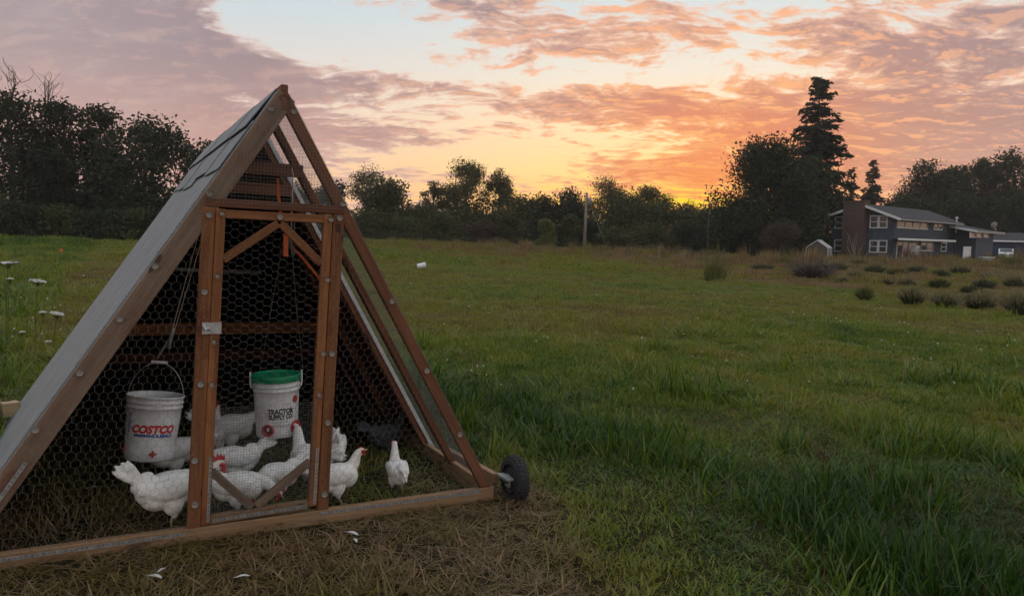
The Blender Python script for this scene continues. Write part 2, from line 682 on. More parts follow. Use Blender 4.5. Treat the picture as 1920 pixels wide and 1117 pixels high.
# front frame: bottom rail, posts, cross rail
board('bottom_rail', K(-B - 0.02, vy - 0.002, 0.024), K(B - 0.03, vy - 0.002, 0.030), 0.102, TH + 0.004, M_rail, wdir=(0, 0, 1))
board('door_post', K(-0.322, vy - 0.003, 0.066), K(-0.322, vy - 0.003, 1.640), 0.060, TH, M_post)
board('door_post', K(0.309, vy - 0.003, 0.078), K(0.306, vy - 0.003, 1.640), 0.058, TH, M_post)
board('cross_rail', K(-0.345, vy - 0.004, 1.663), K(0.335, vy - 0.004, 1.663), 0.043, TH, M_red, wdir=(0, 0, 1))
# side bottom rails
board('side_rail', K(B - 0.075, 0.04, 0.055), K(B - 0.075, L, 0.055), 0.105, 0.036, M_rail, wdir=(0, 0, 1))
board('side_rail', K(-B + 0.055, 0.04, 0.045), K(-B + 0.055, L, 0.045), 0.09, 0.036, M_rail, wdir=(0, 0, 1))
board('wheel_arm', K(B + 0.03, 0.10, 0.095), K(B + 0.0, 0.78, 0.085), 0.06, 0.04, M_rail, wdir=(0, 0, 1))
board('wheel_arm', K(-B - 0.01, 2.58, 0.185), K(-B + 0.09, 2.62, 0.185), 0.10, 0.085, M_pale2, wdir=(0, 0, 1))
# roosts
board('roost_bar', K(-half(.82) + .03, 2.0, 0.82), K(half(.82) - .03, 2.0, 0.82), 0.085, 0.036, M_post, wdir=(0, 0, 1))
MB().tube([K(-0.46, 2.4, 1.238), K(0.36, 2.4, 1.222)], 0.014, 8).build('water_pipe', M_white, coop, smooth=True)
board('back_brace', K(-half(.45), L - 0.06, 0.45), K(half(.45), L - 0.06, 0.45), 0.085, 0.036, M_red, wdir=(0, 0, 1))

# roof sheets: the left slope is closed, the right one only at the back
def slope_sheet(name, side, v0, v1, mat, w0=0.03, w1=None, off=0.004, t=0.011, sag=0.0):
    d, n = (sl_l, nl) if side < 0 else (sl_r, nr)
    ln = (K(0, 0, H) - K(side * B, 0, 0)).length
    s0, s1 = w0, (w1 if w1 is not None else ln)
    a = K(side * B, (v0 + v1) / 2, 0) - n * (off + t / 2) + d * s0
    b = K(side * B, (v0 + v1) / 2, 0) - n * (off + t / 2 + sag) + d * s1
    return board(name, a, b, v1 - v0, t, mat, wdir=(0, 1, 0), bev=0.002)


_ln = (K(0, 0, H) - K(-B, 0, 0)).length
for k in range(3):
    v0 = 0.052 + k * 1.034
    slope_sheet('roof_panel', -1, v0, min(v0 + 1.026, L + 0.02), M_roof, -0.02, _ln - 0.03, off=0.003)
# curling cover strips lapped over the top of the left slope
for k in range(5):
    v0 = 0.06 + k * 0.60
    slope_sheet('ridge_shingle', -1, v0, v0 + 0.592, M_roof, _ln - 0.52 + 0.03 * math.sin(k * 2.1), _ln - 0.22, off=0.017 + 0.004 * (k % 2), t=0.008, sag=-0.003)
    slope_sheet('ridge_shingle', -1, v0 + 0.05, v0 + 0.635, M_roof, _ln - 0.26 + 0.02 * math.sin(k * 3.3), _ln - 0.008, off=0.030 + 0.003 * (k % 2), t=0.007, sag=-0.016)
slope_sheet('side_panel', 1, L1, L, M_ply, 0.0, _ln - 0.085)
board('panel_trim', K(B, L1 - 0.006, 0) - nr * 0.009 + sl_r * 0.05, K(B, L1 - 0.006, 0) - nr * 0.009 + sl_r * (_ln - 0.06), 0.024, 0.010, M_white, wdir=(1, 0, 0), bev=0.001)
# back wall
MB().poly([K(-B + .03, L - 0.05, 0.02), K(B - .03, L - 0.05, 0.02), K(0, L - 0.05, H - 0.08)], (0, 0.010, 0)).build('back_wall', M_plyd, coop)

# ---------------- wire netting
def clip_seg(a, b, poly):
    """clip a 2d segment to a convex counter-clockwise polygon"""
    t0, t1 = 0.0, 1.0
    d = (b[0] - a[0], b[1] - a[1])
    n = len(poly)
    for i in range(n):
        p, q = poly[i], poly[(i + 1) % n]
        nx, ny = -(q[1] - p[1]), q[0] - p[0]
        den = nx * d[0] + ny * d[1]
        num = nx * (a[0] - p[0]) + ny * (a[1] - p[1])
        if abs(den) < 1e-12:
            if num < 0: return None
            continue
        t = -num / den
        if den > 0: t0 = max(t0, t)
        else: t1 = min(t1, t)
        if t0 >= t1: return None
    return ((a[0] + d[0] * t0, a[1] + d[1] * t0), (a[0] + d[0] * t1, a[1] + d[1] * t1))


def wires(name, segs, to3, r, parent, mat=None):
    vs_, fs_ = [], []
    for (a, b, rr) in segs:
        A, Bv = to3(*a), to3(*b)
        t = (Bv - A)
        if t.length < 1e-4:
            continue
        t.normalize()
        x = t.cross(Vector((0.3, 0.8, 0.52))).normalized()
        y = t.cross(x)
        b0 = len(vs_)
        for P_ in (A, Bv):
            for k in range(3):
                an = 2 * PI * k / 3
                vs_.append(P_ + (x * math.cos(an) + y * math.sin(an)) * r * rr)
        for k in range(3):
            k2 = (k + 1) % 3
            fs_.append((b0 + k, b0 + k2, b0 + 3 + k2, b0 + 3 + k))
    return mesh(name, vs_, fs_, mat or M_wire, parent)


def hexnet(poly, s, vertical, seed):
    """edges of a hexagonal net, across flats s; twisted sides upright or level"""
    rg = random.Random(seed)
    R_ = s / math.sqrt(3)
    xs = [p[0] for p in poly]; ys = [p[1] for p in poly]
    out = []
    ang = rg.uniform(-.04, .04)
    ox, oy = (min(xs) + max(xs)) / 2, (min(ys) + max(ys)) / 2
    ca, sa = math.cos(ang), math.sin(ang)
    span = max(max(xs) - min(xs), max(ys) - min(ys)) * 0.75
    n = int(span / (s * 0.85)) + 2
    wob = lambda p: (p[0] + 0.006 * math.sin(p[1] * 5 + seed) + 0.0028 * math.sin(p[0] * 31 + p[1] * 17), p[1] + 0.006 * math.sin(p[0] * 4.3 + seed * 2) + 0.0028 * math.sin(p[0] * 23 - p[1] * 29))
    for i in range(-n, n + 1):
        for j in range(-n, n + 1):
            if vertical:
                c = (s * (i + 0.5 * (j % 2)), 1.5 * R_ * j)
                P_ = [(c[0] + R_ * math.sin(k * PI / 3), c[1] + R_ * math.cos(k * PI / 3)) for k in (0, 1, 2, 3)]
            else:
                c = (1.5 * R_ * j, s * (i + 0.5 * (j % 2)))
                P_ = [(c[0] + R_ * math.cos(k * PI / 3), c[1] + R_ * math.sin(k * PI / 3)) for k in (0, 1, 2, 3)]
            for k in range(3):
                a, b = P_[k], P_[k + 1]
                tw = 1.35 if k == 1 else 1.0
                a = (ox + a[0] * ca - a[1] * sa, oy + a[0] * sa + a[1] * ca)
                b = (ox + b[0] * ca - b[1] * sa, oy + b[0] * sa + b[1] * ca)
                cseg = clip_seg(wob(a), wob(b), poly)
                if cseg:
                    out.append((cseg[0], cseg[1], tw))
    return out


def sqnet(poly, s, jit=0.0):
    xs = [p[0] for p in poly]; ys = [p[1] for p in poly]
    out = []
    x = min(xs)
    while x < max(xs):
        c = clip_seg((x, min(ys) - 1), (x + jit, max(ys) + 1), poly)
        if c: out.append((c[0], c[1], 1))
        x += s
    y = min(ys)
    while y < max(ys):
        c = clip_seg((min(xs) - 1, y), (max(xs) + 1, y + jit), poly)
        if c: out.append((c[0], c[1], 1))
        y += s
    return out


fr = lambda v: (lambda u, w: K(u, v, w))
WR = 0.00055
# ---------------- door
door = wires('door', hexnet([(-.268, .10), (.252, .10), (.252, 1.61), (-.268, 1.61)], 0.039, False, 3), fr(-0.0065), WR, coop)
def dboard(name, a, b, w, t, mat, wdir=(1, 0, 0)):
    return board(name, a, b, w, t, mat, door, wdir)
dboard('stile', K(-0.270, vy - 0.005, 0.082), K(-0.268, vy - 0.005, 1.634), 0.044, TH, M_post)
dboard('stile', K(0.254, vy - 0.005, 0.108), K(0.251, vy - 0.005, 1.634), 0.044, TH, M_post)
dboard('door_rail', K(-0.247, vy - 0.004, 1.611), K(0.229, vy - 0.004, 1.611), 0.042, TH - 0.002, M_post, (0, 0, 1))
dboard('door_rail', K(-0.247, vy - 0.004, 0.104), K(0.231, vy - 0.004, 0.117), 0.044, TH - 0.002, M_rail, (0, 0, 1))
dboard('brace', K(-0.248, vy - 0.004, 1.388), K(0.004, vy - 0.004, 1.578), 0.040, TH - 0.004, M_post, (0, 0, 1))
dboard('brace', K(0.231, vy - 0.004, 1.380), K(0.016, vy - 0.004, 1.578), 0.040, TH - 0.004, M_post, (0, 0, 1))
dboard('brace', K(-0.250, vy - 0.004, 0.345), K(-0.052, vy - 0.004, 0.139), 0.038, TH - 0.004, M_pale, (0, 0, 1))
dboard('brace', K(0.232, vy - 0.004, 0.345), K(-0.030, vy - 0.004, 0.141), 0.038, TH - 0.004, M_pale, (0, 0, 1))
# latch body
lt = MB().box(K(-0.285, -0.008, 1.058), (0.088, 0.006, 0.056)).tube([K(-0.33, -0.018, 1.062), K(-0.295, -0.02, 1.056)], 0.007, 8)
lt.tube([K(-0.326, -0.018, 1.074), K(-0.312, -0.022, 1.050)], 0.009, 8)
lt.build('latch', M_galv, door)

# ---------------- washers with screws
WP = [(-.062, 2.137), (.047, 2.137), (-.325, 1.705), (.321, 1.697), (-.321, 1.604), (-.264, 1.612), (.009, 1.612), (.262, 1.612),
      (.309, 1.622), (-.271, 1.311), (-.326, 1.235), (.262, 1.301), (-.543, 1.353), (-.680, 1.108), (-.83, .866), (-.322, .787),
      (-.332, .414), (-.271, .991), (-.272, .783), (.262, .916), (.309, .915), (.312, .166), (-.322, .195), (.309, .55), (.255, .70), (-.99, .62), (.62, 1.19), (.85, .80), (1.08, .42)]
wm = MB()
wm.lathe([(0.0, -0.0025), (0.0055, -0.0025), (0.0065, -0.001), (0.0078, -0.001), (0.0105, -0.0045), (0.0145, -0.0035), (0.0155, 0.0), (0.0155, 0.004)], 14,
         Matrix.Rotation(-PI / 2, 4, 'X') @ Matrix.Scale(-1, 4, (0, 0, 1)))
wme = None
for u, w in WP:
    if wme is None:
        o = wm.build('washer', M_wash, coop, smooth=True)
        wme = o.data
        sm = MB().lathe([(0.0, -0.004), (0.0045, -0.0035), (0.005, -0.001)], 8, Matrix.Rotation(-PI / 2, 4, 'X') @ Matrix.Scale(-1, 4, (0, 0, 1)))
        so = sm.build('screw', M_steel_dk, o)
    else:
        o = link('washer', wme, None, coop)
        so = link('screw', sm_me, None, o)
    sm_me = so.data
    o.location = K(u, -0.008, w)

# ---------------- perforated straps
def strap(a, b, wdir, parent, w=0.018):
    a, b = Vector(a), Vector(b)
    o = board('perforated_strap', a, b, w, 0.0022, M_galv, parent, wdir, bev=0)
    ln = (b - a).length
    hb = MB()
    n = int(ln / 0.021)
    for k in range(n):
        x = -ln / 2 + (k + .5) * ln / n
        hb.lathe([(0.0, 0.0017), (0.0034, 0.0017), (0.0034, -0.0017), (0, -0.0017)], 6, Matrix.Translation((x, 0, 0)))
    hb.build('hole_row', M_steel_dk, o)
    return o


strap(K(-1.25, -0.004, 0.050), K(-0.36, -0.004, 0.054), (0, 0, 1), coop)
strap(K(0.29, -0.0052, 0.062), K(1.24, -0.004, 0.064), (0, 0, 1), coop)
strap(K(-0.235, -0.0045, 0.101), K(0.22, -0.0045, 0.113), (0, 0, 1), door, 0.016)
strap(K(-0.259, -0.006, 0.10), K(-0.259, -0.006, 0.42), (1, 0, 0), door, 0.014)
strap(K(0.262, -0.006, 0.12), K(0.262, -0.006, 0.42), (1, 0, 0), door, 0.014)
strap(K(-1.29, -0.004, 0.12) + nl * 0.045, K(-1.06, -0.004, 0.50) + nl * 0.045, (1, 0, 0), coop)

wires('chicken_wire', hexnet([(-B + .06, .05), (-.30, .05), (-.30, half(0) and H * (1 - .31 / B)), (-.36, H * (1 - .33 / B))], 0.039, True, 1), fr(-0.0065), WR, coop)
wires('chicken_wire', hexnet([(.285, .06), (B - .09, .06), (.36, H * (1 - .43 / B)), (.285, H * (1 - .36 / B))], 0.039, True, 2), fr(-0.0065), WR, coop)
wires('hardware_cloth', sqnet([(-.258, .095), (.245, .095), (.245, .665), (-.258, .665)], 0.0135, 0.004), fr(-0.0085), 0.00055, door)
wires('hardware_cloth', sqnet([(-.36, 1.665), (.36, 1.665), (.03, 2.19), (-.03, 2.19)], 0.0165, 0.003), fr(-0.0075), 0.00065, coop)
# right slope, from the front rafter to the solid panel
_dr = (K(B, 0, 0) - K(0, 0, H))
def side3(v, s):
    q = K(0, v, H) + _dr * s - nr * 0.004
    return q
wires('hardware_cloth', [((a[0], a[1] / _ln), (b[0], b[1] / _ln), r) for a, b, r in sqnet([(0.0, .05), (L1, .05), (L1, _ln - .03), (0.0, _ln - .03)], 0.0145)], side3, 0.0006, coop)
# mesh folded round the left rafter on to the roof edge
_dl = (K(-B, 0, 0) - K(0, 0, H))
def side3l(v, s):
    return K(0, v, H) + _dl * s - nl * 0.0165
wires('hardware_cloth', [((a[0], a[1] / _ln), (b[0], b[1] / _ln), r) for a, b, r in sqnet([(.046, .5), (.15, .5), (.15, _ln - .03), (.046, _ln - .03)], 0.021, 0.03)], side3l, 0.0017, coop, M_galv)

# ---------------- wheels
def wheel(u, v, w):
    R = 0.137
    tw = MB()
    prof = []
    for k in range(17):
        a = -PI * 0.5 - PI * 0.62 + k / 16 * PI * 2 * 0.62 + PI * 0.5
        prof.append((R - 0.036 + 0.036 * math.cos(a), 0.040 * math.sin(a)))
    RX = Matrix.Rotation(PI / 2, 4, 'Y')
    T = tw.lathe([(r, z) for r, z in prof], 36, RX).build('wheel', M_rubber, coop, K(u, v, w), True)
    tr = MB()
    for k in range(30):
        for s in (-1, 0, 1):
            a = 2 * PI * (k + (0.5 if s == 0 else 0)) / 30
            Rm = Matrix.Rotation(a, 3, 'X')
            tr.box(Rm @ Vector((s * 0.022, 0, R + 0.0005 - abs(s) * 0.006)), (0.017, 0.015, 0.008), Rm)
    tr.build('tread_lug', M_rubber, T)
    MB().lathe([(0.012, -0.035), (0.05, -0.03), (0.072, -0.026), (0.074, -0.034), (0.078, -0.034), (0.07, -0.012), (0.07, 0.012), (0.078, 0.034), (0.072, 0.026), (0.05, 0.03), (0.012, 0.035)], 28, RX).build('rim', M_rim, T, smooth=True)
    MB().tube([(-0.085, 0, 0), (0.055, 0, 0)], 0.011, 10).lathe([(0.0, -0.062), (0.02, -0.062), (0.022, -0.05), (0.022, 0.05), (0.0, 0.05)], 14, RX).build('axle', M_rim, T, smooth=True)
    return T


wheel(1.452, -0.03, 0.122)
wheel(-1.445, 2.60, 0.125)
bk = MB().box(K(1.385, -0.03, 0.142), (0.045, 0.13, 0.012)).box(K(1.405, -0.03, 0.118), (0.012, 0.05, 0.07))
bk.build('wheel_bracket', M_hub, coop)

# ------------------------------------------------------------------ buckets hanging in the coop
CML = CM.inverted()
CAML = CML @ CAMP


def hang(name, label, cat, u, v, w, tilt=(0, 0), group=None):
    o = bpy.data.objects.new(name, None)
    o.empty_display_size = 0.1
    COL.objects.link(o)
    o.matrix_world = CM @ Matrix.Translation(K(u, v, w)) @ Matrix.Rotation(tilt[0], 4, 'Y') @ Matrix.Rotation(tilt[1], 4, 'X')
    return tag(o, label, cat, group)


def text_mesh(txt, size, offset=0.0, shear=0.0, spacing=1.0, xs=1.0):
    cu = bpy.data.curves.new('txt', 'FONT')
    cu.body = txt
    cu.size = size
    cu.offset = offset
    cu.shear = shear
    cu.align_x = 'CENTER'
    cu.space_character = spacing
    cu.resolution_u = 3
    ob = bpy.data.objects.new('txt', cu)
    COL.objects.link(ob)
    dg = bpy.context.evaluated_depsgraph_get()
    me = bpy.data.meshes.new_from_object(ob.evaluated_get(dg))
    bpy.data.objects.remove(ob)
    for v in me.vertices:
        v.co.x *= xs
    return me


def wrap(me, phi, z0, rad, lift=0.0014):
    for v in me.vertices:
        z = z0 + v.co.y
        r = rad(z) + lift
        a = phi + v.co.x / r
        v.co = (r * math.cos(a), r * math.sin(a), z)
    return me


def print_on(parent, name, txt, size, phi, z0, rad, mat, **kw):
    me = wrap(text_mesh(txt, size, **kw), phi, z0, rad)
    me.materials.clear()
    return link(name, me, mat, parent)


def patch(parent, name, phi, z0, x0, x1, y0, y1, rad, mat, lift=0.0012):
    n = 8
    vs_, fs_ = [], []
    for i in range(n + 1):
        x = x0 + (x1 - x0) * i / n
        for y in (y0, y1):
            r = rad(z0 + y) + lift
            vs_.append((r * math.cos(phi + x / r), r * math.sin(phi + x / r), z0 + y))
    for i in range(n):
        fs_.append((2 * i, 2 * i + 2, 2 * i + 3, 2 * i + 1))
    return mesh(name, vs_, fs_, mat, parent)


def bucket_body(parent, hb=0.36, r0=0.128, r1=0.146, lid=False):
    rad = lambda z: r0 + (r1 - r0) * min(1, max(0, z / hb))
    pr = [(0.0, 0.004), (r0 - 0.012, 0.004), (r0 - 0.006, 0.0), (r0, 0.006)]
    for k in range(1, 8):
        z = 0.006 + (hb - 0.075) * k / 7
        pr.append((rad(z), z))
    z = hb - 0.068
    pr += [(rad(z) + 0.006, z + 0.002), (rad(z) + 0.006, z + 0.007), (rad(z) + 0.001, z + 0.009), (rad(z) + 0.001, z + 0.026),
           (rad(z) + 0.007, z + 0.028), (rad(z) + 0.007, z + 0.034), (rad(z) + 0.0015, z + 0.036), (rad(z) + 0.002, hb - 0.012), (r1 + 0.006, hb - 0.010), (r1 + 0.006, hb - 0.002), (r1 + 0.003, hb), (r1 - 0.003, hb - 0.002),
           (r1 - 0.006, hb - 0.03), (r0 - 0.003, 0.008), (0.0, 0.008)]
    o = MB().lathe(pr, 40).build('bucket_wall', M_white, parent, smooth=True)
    return rad


# --- white warehouse-club bucket
p1 = K(-0.492, 0.75, 0.238)
b1 = hang('bucket', 'white plastic bucket hanging left of the door, red and blue print on it', 'bucket', -0.492, 0.75, 0.238, (math.radians(5.5), math.radians(-3)), 'buckets hung inside the coop')
phi1 = math.atan2(CAML.y - p1.y, CAML.x - p1.x)
rad1 = bucket_body(b1)
print_on(b1, 'red_lettering', 'COSTCO', 0.058, phi1, 0.163, rad1, M_red_print, offset=0.0034, shear=0.22, xs=0.98)
patch(b1, 'blue_stripe', phi1, 0.145, -0.100, -0.036, 0.0, 0.010, rad1, M_blue_print)
patch(b1, 'blue_stripe', phi1, 0.145, -0.102, -0.04, -0.006, -0.002, rad1, M_blue_print)
print_on(b1, 'blue_lettering', 'WHOLESALE', 0.0255, phi1 + 0.032 / 0.14, 0.139, rad1, M_blue_print, offset=0.0013, shear=0.15, xs=1.02)
for k in range(9):
    patch(b1, 'side_print', phi1 - 0.95, 0.26 - k * 0.012, -0.02, 0.012 - 0.006 * (k % 3), -0.003, 0.003, rad1, M_blue_print)
# nipple drinkers, red caps in the wall
def drinker(parent, phi, z, rad):
    r = rad(z)
    T = Matrix.Rotation(phi, 4, 'Z') @ Matrix.Translation((r, 0, z)) @ Matrix.Rotation(PI / 2, 4, 'Y')
    m_ = MB().lathe([(0.0, 0.012), (0.008, 0.012), (0.009, 0.004), (0.010, 0.003), (0.010, -0.002)], 12, T)
    for k in range(4):
        a = k * PI / 2
        m_.box(T @ Vector((0.014 * math.cos(a), 0.014 * math.sin(a), 0.003)), (0.010, 0.010, 0.010), T.to_3x3())
    m_.build('drinker', M_redplastic, parent)
drinker(b1, phi1 + 0.10, 0.048, rad1)
drinker(b1, phi1 - 1.35, 0.055, rad1)
# latch tab and bail handle
patch(b1, 'pull_tab', phi1, 0.318, -0.012, 0.03, -0.01, 0.012, lambda z: rad1(z) + 0.008, M_white)
hp = [Vector((0.148 * math.cos(t), 0, 0.315 + 0.225 * math.sin(t))) for t in [PI * k / 18 for k in range(19)]]
RZ1 = Matrix.Rotation(phi1 + PI / 2 - 0.12, 4, 'Z')
MB().tube([RZ1 @ q for q in hp], 0.0022, 6).build('bail_handle', M_galv, b1)
MB().tube([RZ1 @ Vector((-0.042, 0, 0.541)), RZ1 @ Vector((0.042, 0, 0.541))], 0.0085, 8).build('grip', M_white, b1)

# --- feed-store bucket with green lid
p2 = K(0.232, 0.86, 0.285)
b2 = hang('bucket', 'white feeder bucket with green lid hanging behind the door', 'bucket', 0.232, 0.86, 0.285, (math.radians(-2), 0), 'buckets hung inside the coop')
phi2 = math.atan2(CAML.y - p2.y, CAML.x - p2.x)
rad2 = bucket_body(b2, 0.355, 0.124, 0.139)
lp = [(0.0, 0.372), (0.11, 0.372), (0.125, 0.374), (0.128, 0.382), (0.140, 0.383), (0.146, 0.378), (0.147, 0.345), (0.1435, 0.344), (0.1435, 0.352)]
lid = MB().lathe(lp[::-1], 40).build('lid', M_green_lid, b2, smooth=True)
rb = MB()
for k in range(60):
    a = 2 * PI * k / 60
    rb.box((0.1475 * math.cos(a), 0.1475 * math.sin(a), 0.362), (0.003, 0.006, 0.03), Matrix.Rotation(a, 3, 'Z'))
rb.build('grip_rib', M_green_lid, lid)
print_on(b2, 'black_lettering', 'TRACTOR', 0.044, phi2 + 0.20, 0.155, rad2, M_black_print, offset=0.0022, xs=0.78)
print_on(b2, 'black_lettering', 'SUPPLY CO', 0.040, phi2 + 0.20, 0.122, rad2, M_black_print, offset=0.002, xs=0.72)
# faded bull-head emblem beside the lettering: a shield and two horns
em = [(-.024, .03), (-.012, .018), (0, .022), (.012, .018), (.024, .03), (.022, .008), (.011, -.004), (.007, -.03), (-.007, -.03), (-.011, -.004), (-.022, .008)]
ev = []
for x, y in em:
    r = rad2(0.15 + y) + 0.0013
    a = phi2 + (x - 0.056) / r
    ev.append((r * math.cos(a), r * math.sin(a), 0.15 + y))
mesh('emblem', ev, [tuple(range(len(ev)))], M_pinkgrey, b2)
print_on(b2, 'grey_lettering', 'FEED YOUR FLOCK'[:0] or '101 101 101', 0.022, phi2 + 0.16, 0.096, rad2, M_grey_print, xs=0.9)
print_on(b2, 'small_lettering', 'TractorSupply.com', 0.016, phi2 + 0.22, 0.076, rad2, M_black_print, xs=0.85)
# feed ports: red hoods
def port(parent, phi, z, rad):
    r = rad(z)
    T = Matrix.Rotation(phi, 4, 'Z') @ Matrix.Translation((r - 0.004, 0, z)) @ Matrix.Rotation(PI / 2, 4, 'Y')
    o = MB().lathe([(0.026, 0.010), (0.030, 0.016), (0.037, 0.016), (0.038, 0.002), (0.038, -0.002)], 20, T).build('feed_port', M_redplastic, parent, smooth=True)
    MB().lathe([(0.0, 0.003), (0.015, 0.004), (0.029, 0.010)], 20, T).build('port_opening', plain('port_dark', (0.12, 0.012, 0.014), 0.6), o, smooth=True)
port(b2, phi2 - 0.42, 0.056, rad2)
port(b2, phi2 + 0.98, 0.062, rad2)
sl_ = MB().lathe([(0.0, 0.0), (0.022, 0.0), (0.024, -0.003)], 18, Matrix.Rotation(phi2 + 0.95, 4, 'Z') @ Matrix.Translation((rad2(0.24) + 0.002, 0, 0.235)) @ Matrix.Rotation(PI / 2, 4, 'Y'))
sl_.build('round_sticker', M_redplastic, b2)
for s in (-1, 1):
    a = phi2 + s * PI / 2 * 0.98
    MB().tube([((0.146) * math.cos(a), 0.146 * math.sin(a), 0.30), (0.152 * math.cos(a), 0.152 * math.sin(a), 0.33), (0.152 * math.cos(a), 0.152 * math.sin(a), 0.40)], 0.006, 6).build('handle_ear', M_white, b2)

# --- cords, webbing strap, steel rod
def cord(name, label, cat, pts, r, mat, group=None, n=5):
    o = MB().tube([CM @ K(*p) for p in pts], r, n).build(name, mat, smooth=True)
    return tag(o, label, cat, group)


cord('cord', 'left strand of the doubled tan cord holding the left bucket', 'cord', [(-.475, .75, .800), (-.41, .745, .93), (-.30, .72, 1.47), (-.27, .70, 1.58)], 0.0022, M_string, 'bucket cords')
cord('cord', 'right strand of the doubled tan cord holding the left bucket', 'cord', [(-.470, .76, .800), (-.395, .75, .94), (-.285, .73, 1.42), (-.262, .70, 1.59)], 0.0022, M_string, 'bucket cords')
cord('cord_cleat', 'grey plastic toggle knotted into the tan bucket cord', 'toggle', [(-.418, .74, .86), (-.412, .74, .90), (-.400, .74, .96), (-.396, .74, .975)], 0.011, M_hub)
cord('cord', 'thin wire from green lid bucket up to the ridge, left side', 'cord', [(.108, .85, .69), (.15, .85, 1.05), (.19, .80, 1.45), (.193, .7, 1.60)], 0.0018, M_wire, 'bucket cords')
cord('cord', 'thin wire from green lid bucket up to the ridge, right side', 'cord', [(.372, .86, .68), (.31, .86, 1.05), (.25, .80, 1.43), (.235, .7, 1.60)], 0.0018, M_wire, 'bucket cords')
for i, (u, v, w0, w1) in enumerate(((-.60, 1.2, .86, 1.28), (-.575, 1.22, .88, 1.28))):
    cord('cord', ('left' if i == 0 else 'right') + ' thin dark string hanging slack near the left rafter', 'cord', [(u, v, w0), (u + .012, v, (w0 + w1) / 2), (u - .01, v, w1)], 0.0018, M_string, 'bucket cords')
cord('steel_rod', 'thin steel hook rod hanging from the collar tie', 'rod', [(.150, .46, 1.90), (.160, .46, 1.86), (.163, .46, 1.62), (.172, .46, 1.47)], 0.004, M_galv)
st = empty('ratchet_strap', 'orange ratchet strap with orange handle hanging behind the door top', 'strap', CM @ K(.186, .66, 1.45))
iv = st.location
def web(pts, w, t, name, mat):
    m_ = MB()
    P_ = [CM @ K(*p) - iv for p in pts]
    for a, b in zip(P_[:-1], P_[1:]):
        x = (b - a)
        ln = x.length
        x.normalize()
        y = CU.copy()
        y = (y - x * y.dot(x)).normalized()
        m_.box((a + b) / 2, (ln, w, t), Matrix((x, y, x.cross(y))).transposed())
    m_.build(name, mat, st)
web([(.088, .52, 1.84), (.105, .55, 1.74), (.135, .6, 1.62), (.178, .66, 1.52)], 0.016, 0.002, 'webbing', M_orange)
web([(.205, .66, 1.46), (.29, .72, 1.40), (.43, .8, 1.26), (.60, .93, 1.06)], 0.016, 0.002, 'webbing', M_orange)
web([(.170, .62, 1.535), (.175, .62, 1.40)], 0.028, 0.014, 'handle', M_orange)
web([(.205, .66, 1.50), (.225, .66, 1.41)], 0.022, 0.016, 'ratchet', M_steel_dk)

# ------------------------------------------------------------------ hens
def feather_mat(name, c1, c2, neck):
    m, nt, bs = material(name)
    t = nt.node('ShaderNodeTexCoord')
    x, y, z = nt.xyz(t.outputs['Object'])
    wv = nt.node('ShaderNodeTexVoronoi')
    wv.inputs['Scale'].default_value = 1.0
    nt.link(nt.comb(x * 42, y * 60, z * 70), wv.inputs['Vector'])
    d = V(nt, wv.outputs['Distance'])
    n = nt.noise(t.outputs['Object'], 26, 4, 0.6)
    fine = nt.noise(nt.comb(x * 60, y * 240, z * 240), 1.0, 4, 0.65)
    col = nt.mix(nt.smooth(n, 0.3, 0.7), c1, c2)
    hd = nt.smooth(x, 0.10, 0.15) * nt.smooth(z, 0.22, 0.27)
    col = nt.mix(hd * 0.45, col, neck)
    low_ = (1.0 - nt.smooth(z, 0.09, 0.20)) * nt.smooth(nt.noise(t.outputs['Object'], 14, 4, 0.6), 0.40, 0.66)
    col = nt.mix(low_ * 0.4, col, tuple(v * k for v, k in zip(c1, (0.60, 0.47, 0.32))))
    col = nt.mix(nt.smooth(fine, 0.45, 0.8) * 0.16, col, tuple(v * 0.62 for v in c1))
    nt.link(col, bs.inputs['Base Color'])
    setp(bs, Roughness=0.85)
    bs.inputs['Specular IOR Level'].default_value = 0.2
    bump(nt, bs, d * -0.35 + fine * 1.0, 0.45, 0.004)
    return m


M_hen = feather_mat('white_feathers', (0.80, 0.775, 0.74), (0.90, 0.885, 0.86), (0.72, 0.60, 0.42))
M_dark = feather_mat('dark_feathers', (0.028, 0.028, 0.032), (0.066, 0.066, 0.074), (0.05, 0.045, 0.05))
M_comb = plain('red_comb', (0.50, 0.015, 0.022), 0.6, 0, 0.2, 60, 0.3, 0.002)
M_beak = plain('horn_beak', (0.42, 0.27, 0.12), 0.45, 0, 0.15, 60, 0)
M_leg = plain('scaly_leg', (0.42, 0.33, 0.16), 0.6, 0, 0.2, 80, 0.4, 0.002)
M_legd = plain('slate_leg', (0.07, 0.07, 0.075), 0.6, 0, 0.2, 80, 0.4, 0.002)
M_eye = plain('dark_eye', (0.02, 0.012, 0.01), 0.15, 0, 0.1, 9, 0)


def ellip(bm, c, r, ry=0.0, rz=0.0):
    M_ = Matrix.Translation(c) @ Matrix.Rotation(rz, 4, 'Z') @ Matrix.Rotation(-ry, 4, 'Y') @ Matrix.Diagonal((*r, 1))
    bmesh.ops.create_uvsphere(bm, u_segments=16, v_segments=10, radius=1.0, matrix=M_)


